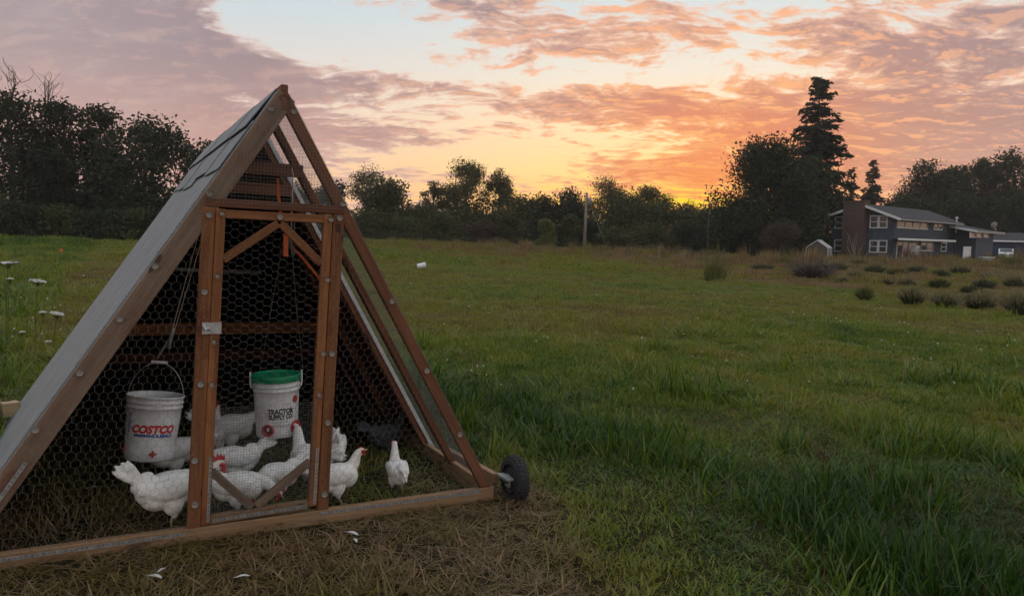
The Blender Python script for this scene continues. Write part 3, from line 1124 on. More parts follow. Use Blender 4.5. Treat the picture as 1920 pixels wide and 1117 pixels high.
def hen_mesh(neck, tail=0.8, fat=1.0, seed=0):
    """neck: list of (x, y, z) from the shoulders to the head centre; the body is one fused surface"""
    bm = bmesh.new()
    f_ = fat
    ellip(bm, (0.0, 0, .205), (.135, .082 * f_, .080), 0.10)
    ellip(bm, (.075, 0, .195), (.078, .076 * f_, .088), 0.35)
    ellip(bm, (-.09, 0, .20), (.085, .066 * f_, .070), 0.35)
    ellip(bm, (-.075, 0, .15), (.075, .068 * f_, .055), -0.2)
    for s in (-1, 1):
        ellip(bm, (-.02, s * .066 * f_, .212), (.112, .022, .055), 0.12, s * 0.10)
        ellip(bm, (-.115, s * .045 * f_, .222), (.062, .014, .030), 0.2, s * -0.15)
        ellip(bm, (.0, s * .040, .125), (.050, .036, .058), -0.2)
        ellip(bm, (.004, s * .040, .088), (.022, .020, .040), 0.0)
    # tail: a raised fan of stiff feathers
    ellip(bm, (-.135, 0, .245), (.065, .040, .045), tail)
    for k, (da, yy) in enumerate(((0.0, 0), (.19, .008), (.19, -.008), (.38, .012), (.38, -.012), (-.19, .010), (-.19, -.010))):
        a = tail + da
        ln = .092 - abs(da) * .04
        ellip(bm, (-.145 - math.cos(a) * ln * .8, yy * 1.6, .245 + math.sin(a) * ln * .8), (ln, .011, .019), -a, yy * 6)
    # neck and head
    P_ = [Vector((.095, 0, .225))] + [Vector(p) for p in neck]
    cum = 0
    segs = []
    for a, b in zip(P_[:-1], P_[1:]):
        n = max(2, int((b - a).length / 0.012))
        for i in range(n):
            segs.append(a.lerp(b, i / n))
    tot = len(segs)
    for i, p in enumerate(segs):
        t = i / max(1, tot - 1)
        r = .052 * (1 - t) + .027 * t
        ellip(bm, p, (r, r * 0.92, r))
    hd = P_[-1]
    dirn = hen_dir(P_)
    ellip(bm, hd, (.034, .024, .027), math.atan2(dirn.z, math.hypot(dirn.x, dirn.y)), math.atan2(dirn.y, dirn.x))
    me = bpy.data.meshes.new('hen')
    bm.to_mesh(me)
    bm.free()
    ob = bpy.data.objects.new('tmp', me)
    COL.objects.link(ob)
    md = ob.modifiers.new('r', 'REMESH')
    md.mode = 'VOXEL'
    md.voxel_size = 0.0062
    md.use_smooth_shade = True
    sm = ob.modifiers.new('s', 'SMOOTH')
    sm.iterations = 4
    sm.factor = 0.5
    dg = bpy.context.evaluated_depsgraph_get()
    out = bpy.data.meshes.new_from_object(ob.evaluated_get(dg))
    bpy.data.objects.remove(ob)
    out.name = 'hen_body'
    # ruffle
    co = np.zeros(len(out.vertices) * 3)
    out.vertices.foreach_get('co', co)
    co = co.reshape(-1, 3)
    no = np.zeros(len(out.vertices) * 3)
    out.vertices.foreach_get('normal', no)
    no = no.reshape(-1, 3)
    w_ = np.sin(co[:, 0] * 95 + seed) * np.sin(co[:, 2] * 120 + np.sin(co[:, 1] * 80)) + 0.6 * np.sin(co[:, 0] * 43 + co[:, 2] * 61 + seed)
    co += no * (w_ * 0.0006)[:, None]
    out.vertices.foreach_set('co', co.ravel())
    out.update()
    return out


def hen_dir(P_):
    d = (P_[-1] - P_[-2])
    d.normalize()
    # the face looks forward and a little along the neck
    h = Vector((0.8, d.y * 0.9, d.z * 0.35 if d.z > 0 else d.z * 1.0))
    return h.normalized()


def comb_mesh():
    pts = [(-.030, .0), (-.034, .016), (-.022, .012), (-.018, .030), (-.008, .017), (-.002, .036), (.006, .018), (.012, .032), (.017, .014), (.026, .020), (.026, .0)]
    return pts


NECKS = {
    'up': [(.128, 0, .270), (.150, 0, .325), (.172, 0, .345)],
    'high': [(.105, 0, .290), (.112, 0, .350), (.126, 0, .385)],
    'fwd': [(.150, 0, .245), (.205, 0, .270), (.232, 0, .278)],
    'reach': [(.140, 0, .275), (.170, 0, .340), (.196, 0, .380)],
    'down': [(.150, 0, .190), (.190, 0, .115), (.208, 0, .075)],
    'low': [(.155, 0, .215), (.215, 0, .170), (.240, 0, .145)],
    'turn': [(.120, .010, .275), (.125, .035, .330), (.135, .060, .345)],
}


def hen(label, u, v, heading, pose, tail=0.8, scale=1.0, fat=1.0, dark=False, comb=1.0, name='hen', seed=0, dw=0.0):
    """heading in degrees in coop coordinates: 0 = towards +u (right)"""
    o = bpy.data.objects.new(name, None)
    o.empty_display_size = 0.1
    COL.objects.link(o)
    o.matrix_world = CM @ Matrix.Translation(K(u, v, 0.0 + dw)) @ Matrix.Rotation(math.radians(heading), 4, 'Z') @ Matrix.Scale(scale, 4)
    tag(o, label, 'hen', 'hens in the coop')
    neck = NECKS[pose]
    body = link('body', hen_mesh(neck, tail, fat, seed), M_dark if dark else M_hen, o, smooth=True)
    P_ = [Vector((.095, 0, .225))] + [Vector(p) for p in neck]
    hd = P_[-1]
    dr = hen_dir(P_)
    up_ = Vector((0, 0, 1))
    sd = up_.cross(dr).normalized()
    up2 = dr.cross(sd)
    R = Matrix((dr, sd, up2)).transposed().to_4x4()
    R.translation = hd
    # beak
    bk_ = MB().tube([(.024, 0, -.002), (.040, 0, -.005), (.055, 0, -.011)], [.0115, .008, .0012], 8)
    q = bk_.build('beak', M_beak, o, smooth=True)
    q.matrix_local = R
    # comb
    cb = MB().poly([(x * comb + .004, -.004, z * comb + .020) for x, z in comb_mesh()], (0, .008, 0))
    q = cb.build('comb', M_comb, o)
    q.matrix_local = R
    for s in (-1, 1):
        bm = bmesh.new()
        ellip(bm, (.024, s * .010, -.030), (.010, .005, .017 * comb))
        ellip(bm, (.012, s * .021, -.001), (.017, .0065, .014))
        me = bpy.data.meshes.new('wattle')
        bm.to_mesh(me)
        bm.free()
        q = link('wattle', me, M_comb, o, smooth=True)
        q.matrix_local = R
        bm = bmesh.new()
        ellip(bm, (.012, s * .0275, .004), (.0045, .0022, .0045))
        me = bpy.data.meshes.new('eye')
        bm.to_mesh(me)
        bm.free()
        q = link('eye', me, M_eye, o, smooth=True)
        q.matrix_local = R
        st_ = .022 * s * (1 if seed % 2 else -1)
        lg = MB().tube([(.004, s * .040, .075), (.0 + st_ * .5, s * .041, .045), (.010 + st_, s * .042, .012), (.012 + st_, s * .042, .006)], [.0085, .0065, .0062, .007], 7)
        for a in (-.5, 0, .5, PI - s * .4):
            ln = .048 if a < 2 else .024
            lg.tube([(.012 + st_, s * .042, .008), (.012 + st_ + ln * .6 * math.cos(a), s * .042 + ln * .6 * math.sin(a), .008), (.012 + st_ + ln * math.cos(a), s * .042 + ln * math.sin(a), .002)], [.0055, .0045, .002], 5)
        lg.build('leg', M_legd if dark else M_leg, o, smooth=True)
    return o


hen('white hen with raised tail and tall red comb, front left behind the door post', -.40, .275, 12, 'fwd', 0.75, 1.02, comb=1.25, seed=1)
hen('white hen bending low behind the lower left door brace', -.07, .30, -18, 'low', 0.1, 0.86, 1.1, seed=2)
hen('white hen facing left with its tail showing through the door mesh', -.03, .78, 182, 'down', 0.45, 0.90, seed=3)
hen('low white hen showing only its back under the left bucket', -.33, 1.06, 15, 'low', 0.05, 0.92, seed=4)
hen('white hen drinking in profile, left of the green lid bucket', .05, 1.50, 4, 'fwd', 0.5, 1.0, seed=5)
hen('white hen half hidden behind the left door stile', -.075, 1.36, 75, 'up', 0.6, 0.95, seed=6)
hen('white hen stretching its neck up to the feeder port', .395, .63, 124, 'high', 0.1, 0.92, comb=0.9, seed=7)
hen('round white hen pecking beside the right door brace', .165, .44, 205, 'down', 0.35, 0.80, 1.12, seed=8)
hen('white hen showing its upright tail just right of the door post', .60, .86, 78, 'low', 0.9, 0.92, 1.0, seed=9)
hen('white hen standing in profile, red face turned right', .455, .27, 8, 'up', 0.45, 0.84, comb=0.45, seed=10)
hen('white hen with cream neck seen from behind, alone by the right netting', .845, .33, 84, 'high', -0.35, 0.72, 1.0, comb=0.35, seed=11)
hen('dark grey hen at the back, near the red side panel', 1.04, 1.10, 10, 'up', 0.35, 0.82, dark=True, comb=0.5, seed=12)

# ------------------------------------------------------------------ trees
def leafmat(name, c1, c2, rough=0.7, trans=0.25):
    m, nt, bs = material(name)
    t = nt.node('ShaderNodeTexCoord')
    g = nt.node('ShaderNodeNewGeometry')
    rnd = V(nt, g.outputs['Random Per Island'])
    n = nt.noise(t.outputs['Object'], 0.45, 3, 0.6)
    col = nt.mix(nt.smooth(n * 0.7 + rnd * 0.3, 0.32, 0.66), c1, c2)
    nt.link(col, bs.inputs['Base Color'])
    setp(bs, Roughness=rough)
    bs.inputs['Specular IOR Level'].default_value = 0.25
    tr = nt.node('ShaderNodeBsdfTranslucent')
    nt.link(col, tr.inputs[0])
    mx = nt.node('ShaderNodeMixShader')
    mx.inputs[0].default_value = trans
    nt.l.new(bs.outputs[0], mx.inputs[1])
    nt.l.new(tr.outputs[0], mx.inputs[2])
    nt.l.new(mx.outputs[0], m.node_tree.nodes['Material Output'].inputs[0])
    return m


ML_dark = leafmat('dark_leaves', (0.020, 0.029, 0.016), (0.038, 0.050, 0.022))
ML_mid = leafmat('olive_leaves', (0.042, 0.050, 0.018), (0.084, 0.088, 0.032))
ML_pale = leafmat('pale_leaves', (0.10, 0.115, 0.035), (0.16, 0.17, 0.055))
ML_con = leafmat('needles', (0.014, 0.022, 0.014), (0.030, 0.038, 0.022), trans=0.1)
ML_brown = leafmat('brown_twigs', (0.055, 0.038, 0.026), (0.10, 0.066, 0.044))
ML_grey = leafmat('grey_lavender', (0.075, 0.066, 0.060), (0.13, 0.105, 0.095))
ML_lav = leafmat('lavender_leaves', (0.048, 0.054, 0.030), (0.095, 0.10, 0.055))
ML_straw = leafmat('straw_stalks', (0.16, 0.14, 0.07), (0.28, 0.25, 0.14))
M_bark = plain('bark', (0.055, 0.043, 0.034), 0.9, 0, 0.35, 5, 0.6, 0.05)


def quads(cent, size, asp, rng, drift=None, lay=0.0):
    """one leaf-shaped quad at each centre, randomly turned"""
    n = len(cent)
    d = rng.normal(size=(n, 3))
    if drift is not None:
        d = d * 0.45 + drift
    d /= np.linalg.norm(d, axis=1, keepdims=True) + 1e-9
    e = rng.normal(size=(n, 3))
    if lay:
        e[:, 2] *= lay
    e -= d * (e * d).sum(1, keepdims=True)
    e /= np.linalg.norm(e, axis=1, keepdims=True) + 1e-9
    s = (size * (0.6 + 0.8 * rng.random(n)))[:, None]
    a = cent - d * s
    c = cent + d * s
    m_ = cent + d * s * 0.1
    b = m_ + e * s * asp
    f = m_ - e * s * asp
    v = np.stack([a, b, c, f], 1).reshape(-1, 3)
    fc = np.arange(4 * n).reshape(-1, 4)
    return v, fc


def np_mesh(name, v, f, mat, parent):
    me = bpy.data.meshes.new(name)
    me.vertices.add(len(v))
    me.vertices.foreach_set('co', np.asarray(v, np.float32).ravel())
    k = f.shape[1]
    me.loops.add(f.size)
    me.loops.foreach_set('vertex_index', f.astype(np.int32).ravel())
    me.polygons.add(len(f))
    me.polygons.foreach_set('loop_start', np.arange(0, f.size, k, dtype=np.int32))
    me.polygons.foreach_set('loop_total', np.full(len(f), k, dtype=np.int32))
    me.update(calc_edges=True)
    return link(name, me, mat, parent)


def limb(mb, a, b, r0, r1, rng, n=4, bow=0.12):
    a, b = np.array(a, float), np.array(b, float)
    ln = np.linalg.norm(b - a)
    off = rng.normal(size=3) * ln * bow
    pts = [tuple(a + (b - a) * t + off * math.sin(PI * t)) for t in np.linspace(0, 1, n + 1)]
    mb.tube(pts, list(np.linspace(r0, r1, n + 1)), 5, False)


def tree(name, label, px, top, width, D, mat, group, seed, kind='round', dens=1.0, leaf=0.30, trunk=None, low=0.12, cat='tree', clumps=None, base_off=0.0, gap=0.0):
    """height from the top row of the photograph, width in photograph pixels"""
    rng = np.random.default_rng(seed)
    ft = foot(px, D)
    ft.z += base_off
    dist = (ft - CAMP).dot(FW)
    h = atd(px, top, D).z - ft.z
    R = width / FPX * dist / 2
    o = empty(name, label, cat, ft, 0, group)
    mb = MB()
    tr_ = trunk or 0.022 * h + 0.08
    # uneven crown: several lobes, each holding leaf clumps
    nl_ = 5 + int(3 * rng.random()) if kind != 'airy' else 12
    lob = []
    for k in range(nl_):
        a = rng.random() * 2 * PI
        f_ = (k + 0.5) / nl_
        zz = h * (low + 0.16 + (0.80 - low - 0.10) * f_)
        prof = math.sin(PI * min(1, 0.25 + 0.70 * f_)) if kind == 'round' else (1 - 0.45 * f_)
        rr = R * 0.50 * prof * (0.4 + 0.7 * rng.random())
        lr = R * (0.56 + 0.22 * rng.random()) * (0.75 + 0.25 * prof)
        if kind == 'airy':
            f_ = rng.random()
            zz = h * (0.50 + 0.38 * f_)
            rr = R * (0.78 - 0.5 * f_ * f_) * (0.5 + 0.5 * rng.random())
            a = k * 2.4 + rng.random() * .8
            lr = R * (0.22 + 0.13 * rng.random())
        lob.append((rr * math.cos(a), rr * math.sin(a), zz, lr, lr * (0.75 if kind != 'tall' else 1.1)))
    lob.append((0, 0, h - R * 0.50, R * 0.48, R * 0.42) if kind != 'airy' else (0, 0, h - R * .3, R * .3, R * .26))
    if low < 0.1:
        for k in range(3):
            a = k * 2.1 + rng.random()
            lob.append((R * .45 * math.cos(a), R * .45 * math.sin(a), h * .16, R * .6, h * .18))
    nc = clumps or int(130 * dens)
    cen = []
    for k in range(nc):
        lx, ly, lz, lr, lh = lob[k % len(lob)]
        d = rng.normal(size=3)
        d /= np.linalg.norm(d)
        r_ = (0.35 + 0.65 * rng.random() ** 0.5)
        if kind == 'airy':
            r_ = 0.55 + 0.5 * rng.random()
        p = np.array((lx + d[0] * lr * r_, ly + d[1] * lr * r_, lz + d[2] * lh * r_))
        p[2] = min(p[2], h - 0.15)
        if p[2] < h * low * 0.6:
            p[2] = h * low * 0.6 + rng.random() * h * 0.1
        cen.append(p)
    cen = np.array(cen)
    per = int((46 if kind != 'airy' else 34))
    cs = R * (0.15 if kind != 'airy' else 0.125) * (0.7 + 0.6 * rng.random(nc))
    lv = np.repeat(cen, per, 0) + np.clip(rng.normal(size=(nc * per, 3)), -1.7, 1.7) * np.repeat(cs, per)[:, None] * np.array((1, 1, 0.8))
    lv[:, 2] = np.maximum(lv[:, 2], 0.05)
    if gap:
        keep = (np.sin(lv[:, 0] * 1.7 + seed) * np.sin(lv[:, 2] * 1.9 + seed * 2) * np.sin(lv[:, 1] * 1.3) < 1 - gap)
        lv = lv[keep]
    v, f = quads(lv, leaf * np.ones(len(lv)) * 0.5, 0.55, rng)
    # trunk and limbs reach the clumps
    th_ = h * (0.82 if kind == 'airy' else 0.7)
    bend = rng.normal(size=2) * R * 0.08
    tp = [(bend[0] * math.sin(t * 2), bend[1] * math.sin(t * 2.4), th_ * t - 0.2) for t in np.linspace(0, 1, 7)]
    mb.tube(tp, list(np.linspace(tr_, tr_ * 0.22, 7)), 7)
    for lx, ly, lz, lr, lh in lob:
        t = min(0.92, max(0.12, (lz - lh * 0.9) / th_))
        i = min(6, int(t * 6))
        limb(mb, tp[i], (lx, ly, lz), tr_ * 0.45 * (1 - t * 0.6), tr_ * 0.12, rng)
    for c in cen[:: 2 if kind == 'airy' else 4]:
        l_ = min(lob, key=lambda q: (q[0] - c[0]) ** 2 + (q[1] - c[1]) ** 2 + (q[2] - c[2]) ** 2)
        limb(mb, l_[:3], c, tr_ * 0.12, tr_ * 0.04, rng, 3)
    mb.build('trunk', M_bark, o)
    np_mesh('crown', v, f, mat, o)
    return o


def bare_top(o, h0, h1, rng, r=0.07, spread=1.4, off=(0, 0)):
    mb = MB()
    p0 = np.array((off[0], off[1], h0))
    for k in range(5):
        q = p0 + np.array((rng.normal() * spread, rng.normal() * spread, (h1 - h0) * (0.55 + 0.45 * rng.random())))
        if k == 0:
            q = p0 + np.array((0.2, 0, h1 - h0))
        limb(mb, p0, q, r, 0.015, rng, 4, 0.08)
        for j in range(4):
            t = 0.35 + 0.6 * rng.random()
            s = p0 + (q - p0) * t
            limb(mb, s, s + np.array((rng.normal() * 0.7, rng.normal() * 0.7, 0.5 + rng.random())), r * 0.35, 0.01, rng, 3, 0.1)
    mb.build('dead_branch', M_bark, o)


def conifer(name, label, px, top, width, D, group, seed, skirt=0.1, ragged=0.35, levels=44, dens=1.0, lean=0.0):
    rng = np.random.default_rng(seed)
    ft = foot(px, D)
    dist = (ft - CAMP).dot(FW)
    h = atd(px, top, D).z - ft.z
    R = width / FPX * dist / 2
    o = empty(name, label, 'tree', ft, 0, group)
    mb = MB()
    tp = [(lean * t * h, 0, h * t - 0.2) for t in np.linspace(0, 0.99, 8)]
    mb.tube(tp, list(np.linspace(0.018 * h, 0.03, 8)), 7)
    P_, Dr = [], []
    for k in range(levels):
        f_ = (k + 2.5 * rng.random() - .75) / levels
        f_ = min(.995, max(0, f_))
        z = h * (skirt + (0.985 - skirt) * f_)
        prof = (1 - f_) ** 0.72 * 0.96 + 0.09
        nb = int((5 + 3 * (1 - f_)) * dens) + 1
        for j in range(nb):
            a = rng.random() * 2 * PI
            z = z + rng.normal() * .02 * h if f_ < .93 else z
            ln = R * prof * (1 - ragged + ragged * 1.3 * rng.random())
            dirn = np.array((math.cos(a), math.sin(a), 0.12 - 0.25 * (1 - f_)))
            base = np.array((lean * z, 0, z))
            tip = base + dirn * ln
            mb.tube([tuple(base), tuple(base + dirn * ln * 0.5 + np.array((0, 0, 0.05 * ln))), tuple(tip)], [0.05 * (1 - f_) + 0.02, 0.03, 0.008], 4, False)
            n = int(14 + ln * 9)
            t = rng.random(n) ** 0.8
            q = base + dirn * ln * t[:, None]
            side = np.array((-dirn[1], dirn[0], 0))
            q += side * (rng.normal(size=n) * 0.16 * ln * (1.1 - t))[:, None]
            q[:, 2] += 0.2 * ln * t * (1 - t) - np.abs(rng.normal(size=n)) * 0.10 * ln
            P_.append(q)
            Dr.append(np.tile(dirn * 0.9 + np.array((0, 0, -0.25)), (n, 1)))
    P_ = np.concatenate(P_)
    Dr = np.concatenate(Dr)
    v, f = quads(P_, 0.024 * h * np.ones(len(P_)) * (0.6 + 0.4 * (1 - P_[:, 2] / h)), 0.30, rng, Dr)
    mb.build('trunk', M_bark, o)
    np_mesh('crown', v, f, ML_con, o)
    return o


G1 = 'tall trees behind the field on the left'
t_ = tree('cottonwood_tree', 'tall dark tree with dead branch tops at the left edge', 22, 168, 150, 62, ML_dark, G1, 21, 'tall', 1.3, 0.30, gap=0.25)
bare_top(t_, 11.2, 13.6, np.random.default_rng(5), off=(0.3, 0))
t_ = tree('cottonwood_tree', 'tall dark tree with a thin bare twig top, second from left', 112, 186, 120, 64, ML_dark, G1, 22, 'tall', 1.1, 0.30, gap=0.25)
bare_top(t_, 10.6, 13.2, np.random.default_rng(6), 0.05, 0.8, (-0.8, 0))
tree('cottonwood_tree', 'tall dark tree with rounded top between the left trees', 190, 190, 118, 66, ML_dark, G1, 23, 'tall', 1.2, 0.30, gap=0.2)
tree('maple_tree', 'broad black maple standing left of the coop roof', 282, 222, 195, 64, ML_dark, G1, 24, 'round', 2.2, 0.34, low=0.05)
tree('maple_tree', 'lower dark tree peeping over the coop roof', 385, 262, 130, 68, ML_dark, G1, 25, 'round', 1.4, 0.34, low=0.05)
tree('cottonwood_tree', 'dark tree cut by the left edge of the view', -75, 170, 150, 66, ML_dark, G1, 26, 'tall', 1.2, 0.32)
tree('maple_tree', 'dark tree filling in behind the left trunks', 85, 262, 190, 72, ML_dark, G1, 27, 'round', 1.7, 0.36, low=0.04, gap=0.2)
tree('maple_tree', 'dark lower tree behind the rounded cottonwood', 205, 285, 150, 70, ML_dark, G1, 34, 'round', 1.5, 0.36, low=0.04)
hb = [(-20, 372, 120), (45, 385, 110), (118, 392, 110), (190, 400, 110), (255, 396, 110), (322, 392, 120), (400, 392, 120), (470, 380, 130)]
for i, (x, t, w) in enumerate(hb):
    tree('bush', ['dark bush at the left edge below the tall trees', 'dark bush under the dead-topped tree', 'dark bush under the bare-twig tree', 'low dark bush right of the sky gap between the trunks',
                  'dark bush under the left side of the broad maple', 'dark bush under the right side of the broad maple', 'dark bush meeting the grey coop roof', 'dark bush hidden behind the coop'][i],
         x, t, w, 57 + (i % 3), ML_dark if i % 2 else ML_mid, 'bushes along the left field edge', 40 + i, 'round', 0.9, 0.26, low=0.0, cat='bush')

G2 = 'trees along the far field edge'
mids = [
    # px, top, width, D, mat, kind, dens, label
    (560, 345, 110, 96, ML_dark, 'round', 1.2, 'dark tree seen through the netting right of the ridge'),
    (622, 338, 90, 98, ML_dark, 'round', 1.0, 'dark tree just right of the upper right rafter'),
    (694, 312, 110, 100, ML_mid, 'airy', 1.7, 'loose-crowned tree rising above the round olive tree'),
    (728, 334, 118, 94, ML_mid, 'round', 1.9, 'round olive tree nearest the right of the coop'),
    (812, 338, 56, 100, ML_mid, 'airy', 0.9, 'small feathery tree left of the tall feathery pair'),
    (868, 300, 118, 100, ML_mid, 'airy', 2.4, 'tallest feathery tree on the middle skyline'),
    (936, 318, 78, 101, ML_mid, 'airy', 1.5, 'narrow feathery tree with bare lower trunk'),
    (790, 388, 120, 97, ML_mid, 'round', 1.2, 'dark thicket tree below the feathery trees, left'),
    (885, 378, 140, 98, ML_mid, 'round', 1.4, 'dark thicket tree below the tallest feathery tree'),
    (965, 372, 110, 99, ML_mid, 'round', 1.3, 'dark tree right of the bare-trunk tree'),
    (1012, 364, 90, 100, ML_dark, 'round', 1.3, 'small round-topped dark tree above the pale shrub'),
    (1068, 360, 110, 100, ML_dark, 'round', 1.6, 'dark tree left of the utility pole'),
    (1140, 332, 120, 104, ML_mid, 'airy', 2.0, 'loose dark crown rising right of the utility pole'),
    (1160, 360, 130, 99, ML_mid, 'round', 1.7, 'broad dark tree right of the utility pole'),
    (1216, 346, 100, 101, ML_mid, 'airy', 1.5, 'thin twiggy tree left of the sunset glow'),
    (1262, 388, 100, 97, ML_mid, 'round', 1.1, 'low tree below the sunset glow, left'),
    (1318, 384, 90, 98, ML_mid, 'round', 1.0, 'low tree below the sunset glow, right'),
    (1215, 384, 120, 96, ML_mid, 'round', 1.2, 'dark low tree under the thin twiggy tree'),
    (1290, 376, 70, 103, ML_mid, 'airy', 0.8, 'sparse sapling against the yellow glow'),
]
for i, (x, t, w, D, m_, k, dn, lb) in enumerate(mids):
    tree('field_tree', lb, x, t, w, D, m_, G2, 60 + i, k, dn, 0.34 if k == 'round' else 0.22, low=0.02 if k == 'round' else 0.25)
shr = [(830, 404, 78, 88, ML_mid, 'round grey-green bush below the feathery trees'), (1023, 408, 44, 86, ML_pale, 'pale yellow-green upright shrub at the field edge'), (760, 412, 90, 88, ML_mid, 'olive bush right of the coop at the far field edge'),
       (955, 398, 60, 88, ML_mid, 'grey-green bush left of the pale shrub'), (1068, 402, 50, 87, ML_mid, 'olive bush between the pale shrub and the utility pole'), (1152, 428, 78, 84, ML_mid, 'low round bush right of the utility pole'),
       (1225, 418, 90, 86, ML_mid, 'low bush behind the field fence'), (1290, 420, 90, 86, ML_dark, 'dark low bush left of the big walnut'), (905, 418, 70, 88, ML_brown, 'brownish bush at the foot of the thicket'), (690, 400, 100, 90, ML_mid, 'olive bush behind the right rafter'), (610, 405, 90, 90, ML_mid, 'olive bush seen through the side netting'),
       (1105, 415, 70, 88, ML_dark, 'dark bush at the foot of the utility pole')]
for i, (x, t, w, D, m_, lb) in enumerate(shr):
    tree('bush', lb, x, t, w, D, m_, 'bushes at the far field edge', 90 + i, 'round', 0.9, 0.26, low=0.0, cat='bush')

tree('walnut_tree', 'big broad-crowned tree left of the tall conifer', 1428, 252, 182, 84, ML_dark, None, 120, 'round', 4.2, 0.36, low=0.02)
tree('walnut_tree', 'dark rounded tree filling the foot of the tall conifer', 1515, 300, 120, 88, ML_dark, None, 121, 'round', 2.6, 0.36, low=0.0)
tree('walnut_tree', 'dark tree under the right flank of the big crown', 1482, 322, 130, 82, ML_dark, None, 122, 'round', 2.4, 0.34, low=0.0)
tree('walnut_tree', 'dark low tree under the left flank of the big crown', 1392, 372, 110, 86, ML_dark, None, 129, 'round', 2.0, 0.34, low=0.0)
conifer('conifer_tree', 'tall ragged conifer rising above everything left of the house', 1520, 138, 132, 96, None, 123, 0.22, 0.8, 44, 1.35, 0.008)
tree('bare_shrub', 'brownish bare shrub in front of the dark trees, left of greenhouse', 1462, 420, 92, 74, ML_brown, None, 124, 'airy', 1.6, 0.16, low=0.0, cat='shrub')
conifer('conifer_tree', 'left one of two small conifers behind the chimney', 1590, 312, 62, 128, None, 125, 0.05, 0.35, 30, 1.2)
conifer('conifer_tree', 'right one of two small conifers behind the chimney', 1630, 298, 72, 130, None, 126, 0.05, 0.35, 34, 1.2)
for i, (x, t, lb) in enumerate(((1660, 368, 'tiny dark conifer tip above the house roof, left'), (1672, 372, 'tiny dark conifer tip above the house roof, right'))):
    conifer('conifer_tree', lb, x, t, 30, 140, 'conifers behind the house', 127 + i, 0.05, 0.3, 18, 1.0)
G3 = 'grove behind the house'
grv = [(1722, 302, 96, 'leftmost tree of the grove behind the house'), (1788, 306, 84, 'second tree of the grove from the left'), (1838, 296, 84, 'third tree of the grove from the left'), (1884, 280, 92, 'tall grove tree near the right edge'), (1938, 270, 100, 'grove tree cut by the right edge'), (1995, 272, 90, 'grove tree beyond the right edge'),
       (1760, 318, 70, 'thin grove tree standing behind the first two')]
for i, (x, t, w, lb) in enumerate(grv):
    tree('grove_tree', lb, x, t, w, 128 + 2 * (i % 3), ML_dark, G3, 140 + i, 'tall', 1.25, 0.42, low=0.22, gap=0.3)
for i, x in enumerate((1690, 1745, 1800, 1855, 1910, 1965)):
    tree('grove_bush', ['dark undergrowth behind the house ridge', 'dark undergrowth under the leftmost grove trees', 'dark undergrowth behind the lower roof', 'dark undergrowth above the dish on the lower roof', 'dark undergrowth above the blue garage', 'dark undergrowth right of the blue garage'][i],
         x, 362 + 6 * (i % 2), 96, 122, ML_dark, 'undergrowth behind the house', 160 + i, 'round', 1.5, 0.42, low=0.0, cat='bush')

# ------------------------------------------------------------------ house
M_siding = None
def siding():
    m, nt, bs = material('slate_blue_siding')
    t = nt.node('ShaderNodeTexCoord')
    x, y, z = nt.xyz(t.outputs['Object'])
    n = nt.noise(t.outputs['Object'], 1.2, 5, 0.6)
    nt.link(nt.mix(nt.smooth(n, 0.3, 0.7), (0.045, 0.058, 0.085), (0.060, 0.074, 0.104)), bs.inputs['Base Color'])
    setp(bs, Roughness=0.7)
    saw = nt.m('FRACT', z * 5.0)
    bump(nt, bs, saw, 0.6, 0.02)
    return m


M_siding = siding()
M_navy = plain('navy_siding', (0.022, 0.035, 0.085), 0.7, 0, 0.15, 2)
M_shingle = plain('grey_shingle', (0.052, 0.051, 0.055), 0.9, 0, 0.3, 9, 0.4, 0.02, 0.2)
M_trim = plain('white_trim', (0.66, 0.66, 0.67), 0.6, 0, 0.06, 3)
M_deck = plain('red_brown_deck', (0.13, 0.045, 0.03), 0.8, 0, 0.25, 5)


def glassmat():
    m, nt, bs = material('window_glass')
    t = nt.node('ShaderNodeTexCoord')
    n = nt.noise(t.outputs['Object'], 1.5, 3, 0.5)
    nt.link(nt.mix(n, (0.03, 0.035, 0.04), (0.10, 0.11, 0.12)), bs.inputs['Base Color'])
    setp(bs, Roughness=0.08)
    return m


M_glass = glassmat()


def brickmat():
    m, nt, bs = material('brown_brick')
    t = nt.node('ShaderNodeTexCoord')
    x, y, z = nt.xyz(t.outputs['Object'])
    bk = nt.node('ShaderNodeTexBrick')
    nt.link(nt.comb(x + y, z, 0.0), bk.inputs['Vector'])
    bk.inputs['Color1'].default_value = (0.085, 0.050, 0.042, 1)
    bk.inputs['Color2'].default_value = (0.12, 0.070, 0.060, 1)
    bk.inputs['Mortar'].default_value = (0.10, 0.08, 0.07, 1)
    bk.inputs['Scale'].default_value = 4.0
    nt.l.new(bk.outputs[0], bs.inputs['Base Color'])
    setp(bs, Roughness=0.9)
    bump(nt, bs, bk.outputs[1], -0.4, 0.01)
    return m


M_brick = brickmat()
HC = atd(1675, 480, 80)
HC.z = float(zt(HC.x, HC.y)) - 0.45
e1 = Vector((-0.661, 0.75, 0)).normalized()      # along the gable end, away to the left
e2 = Vector((0.75, 0.661, 0)).normalized()       # along the long side, away to the right
ez = Vector((0, 0, 1))
house = empty('house', 'two-storey slate blue house with brick chimney and white windows', 'house', HC)


def onp(px, py, P0, n):
    d = ray(px, py)
    t = (P0 - CAMP).dot(n) / d.dot(n)
    return CAMP + d * t


def gable(px, py, out=0.0):       # -> (s, z) on the gable end
    p = onp(px, py, HC - e2 * out, e2) - HC
    return p.dot(e1), p.z


def side(px, py, out=0.0):        # -> (t, z) on the long side
    p = onp(px, py, HC - e1 * out, e1) - HC
    return p.dot(e2), p.z


def HL(s, t, z):
    return e1 * s + e2 * t + ez * z


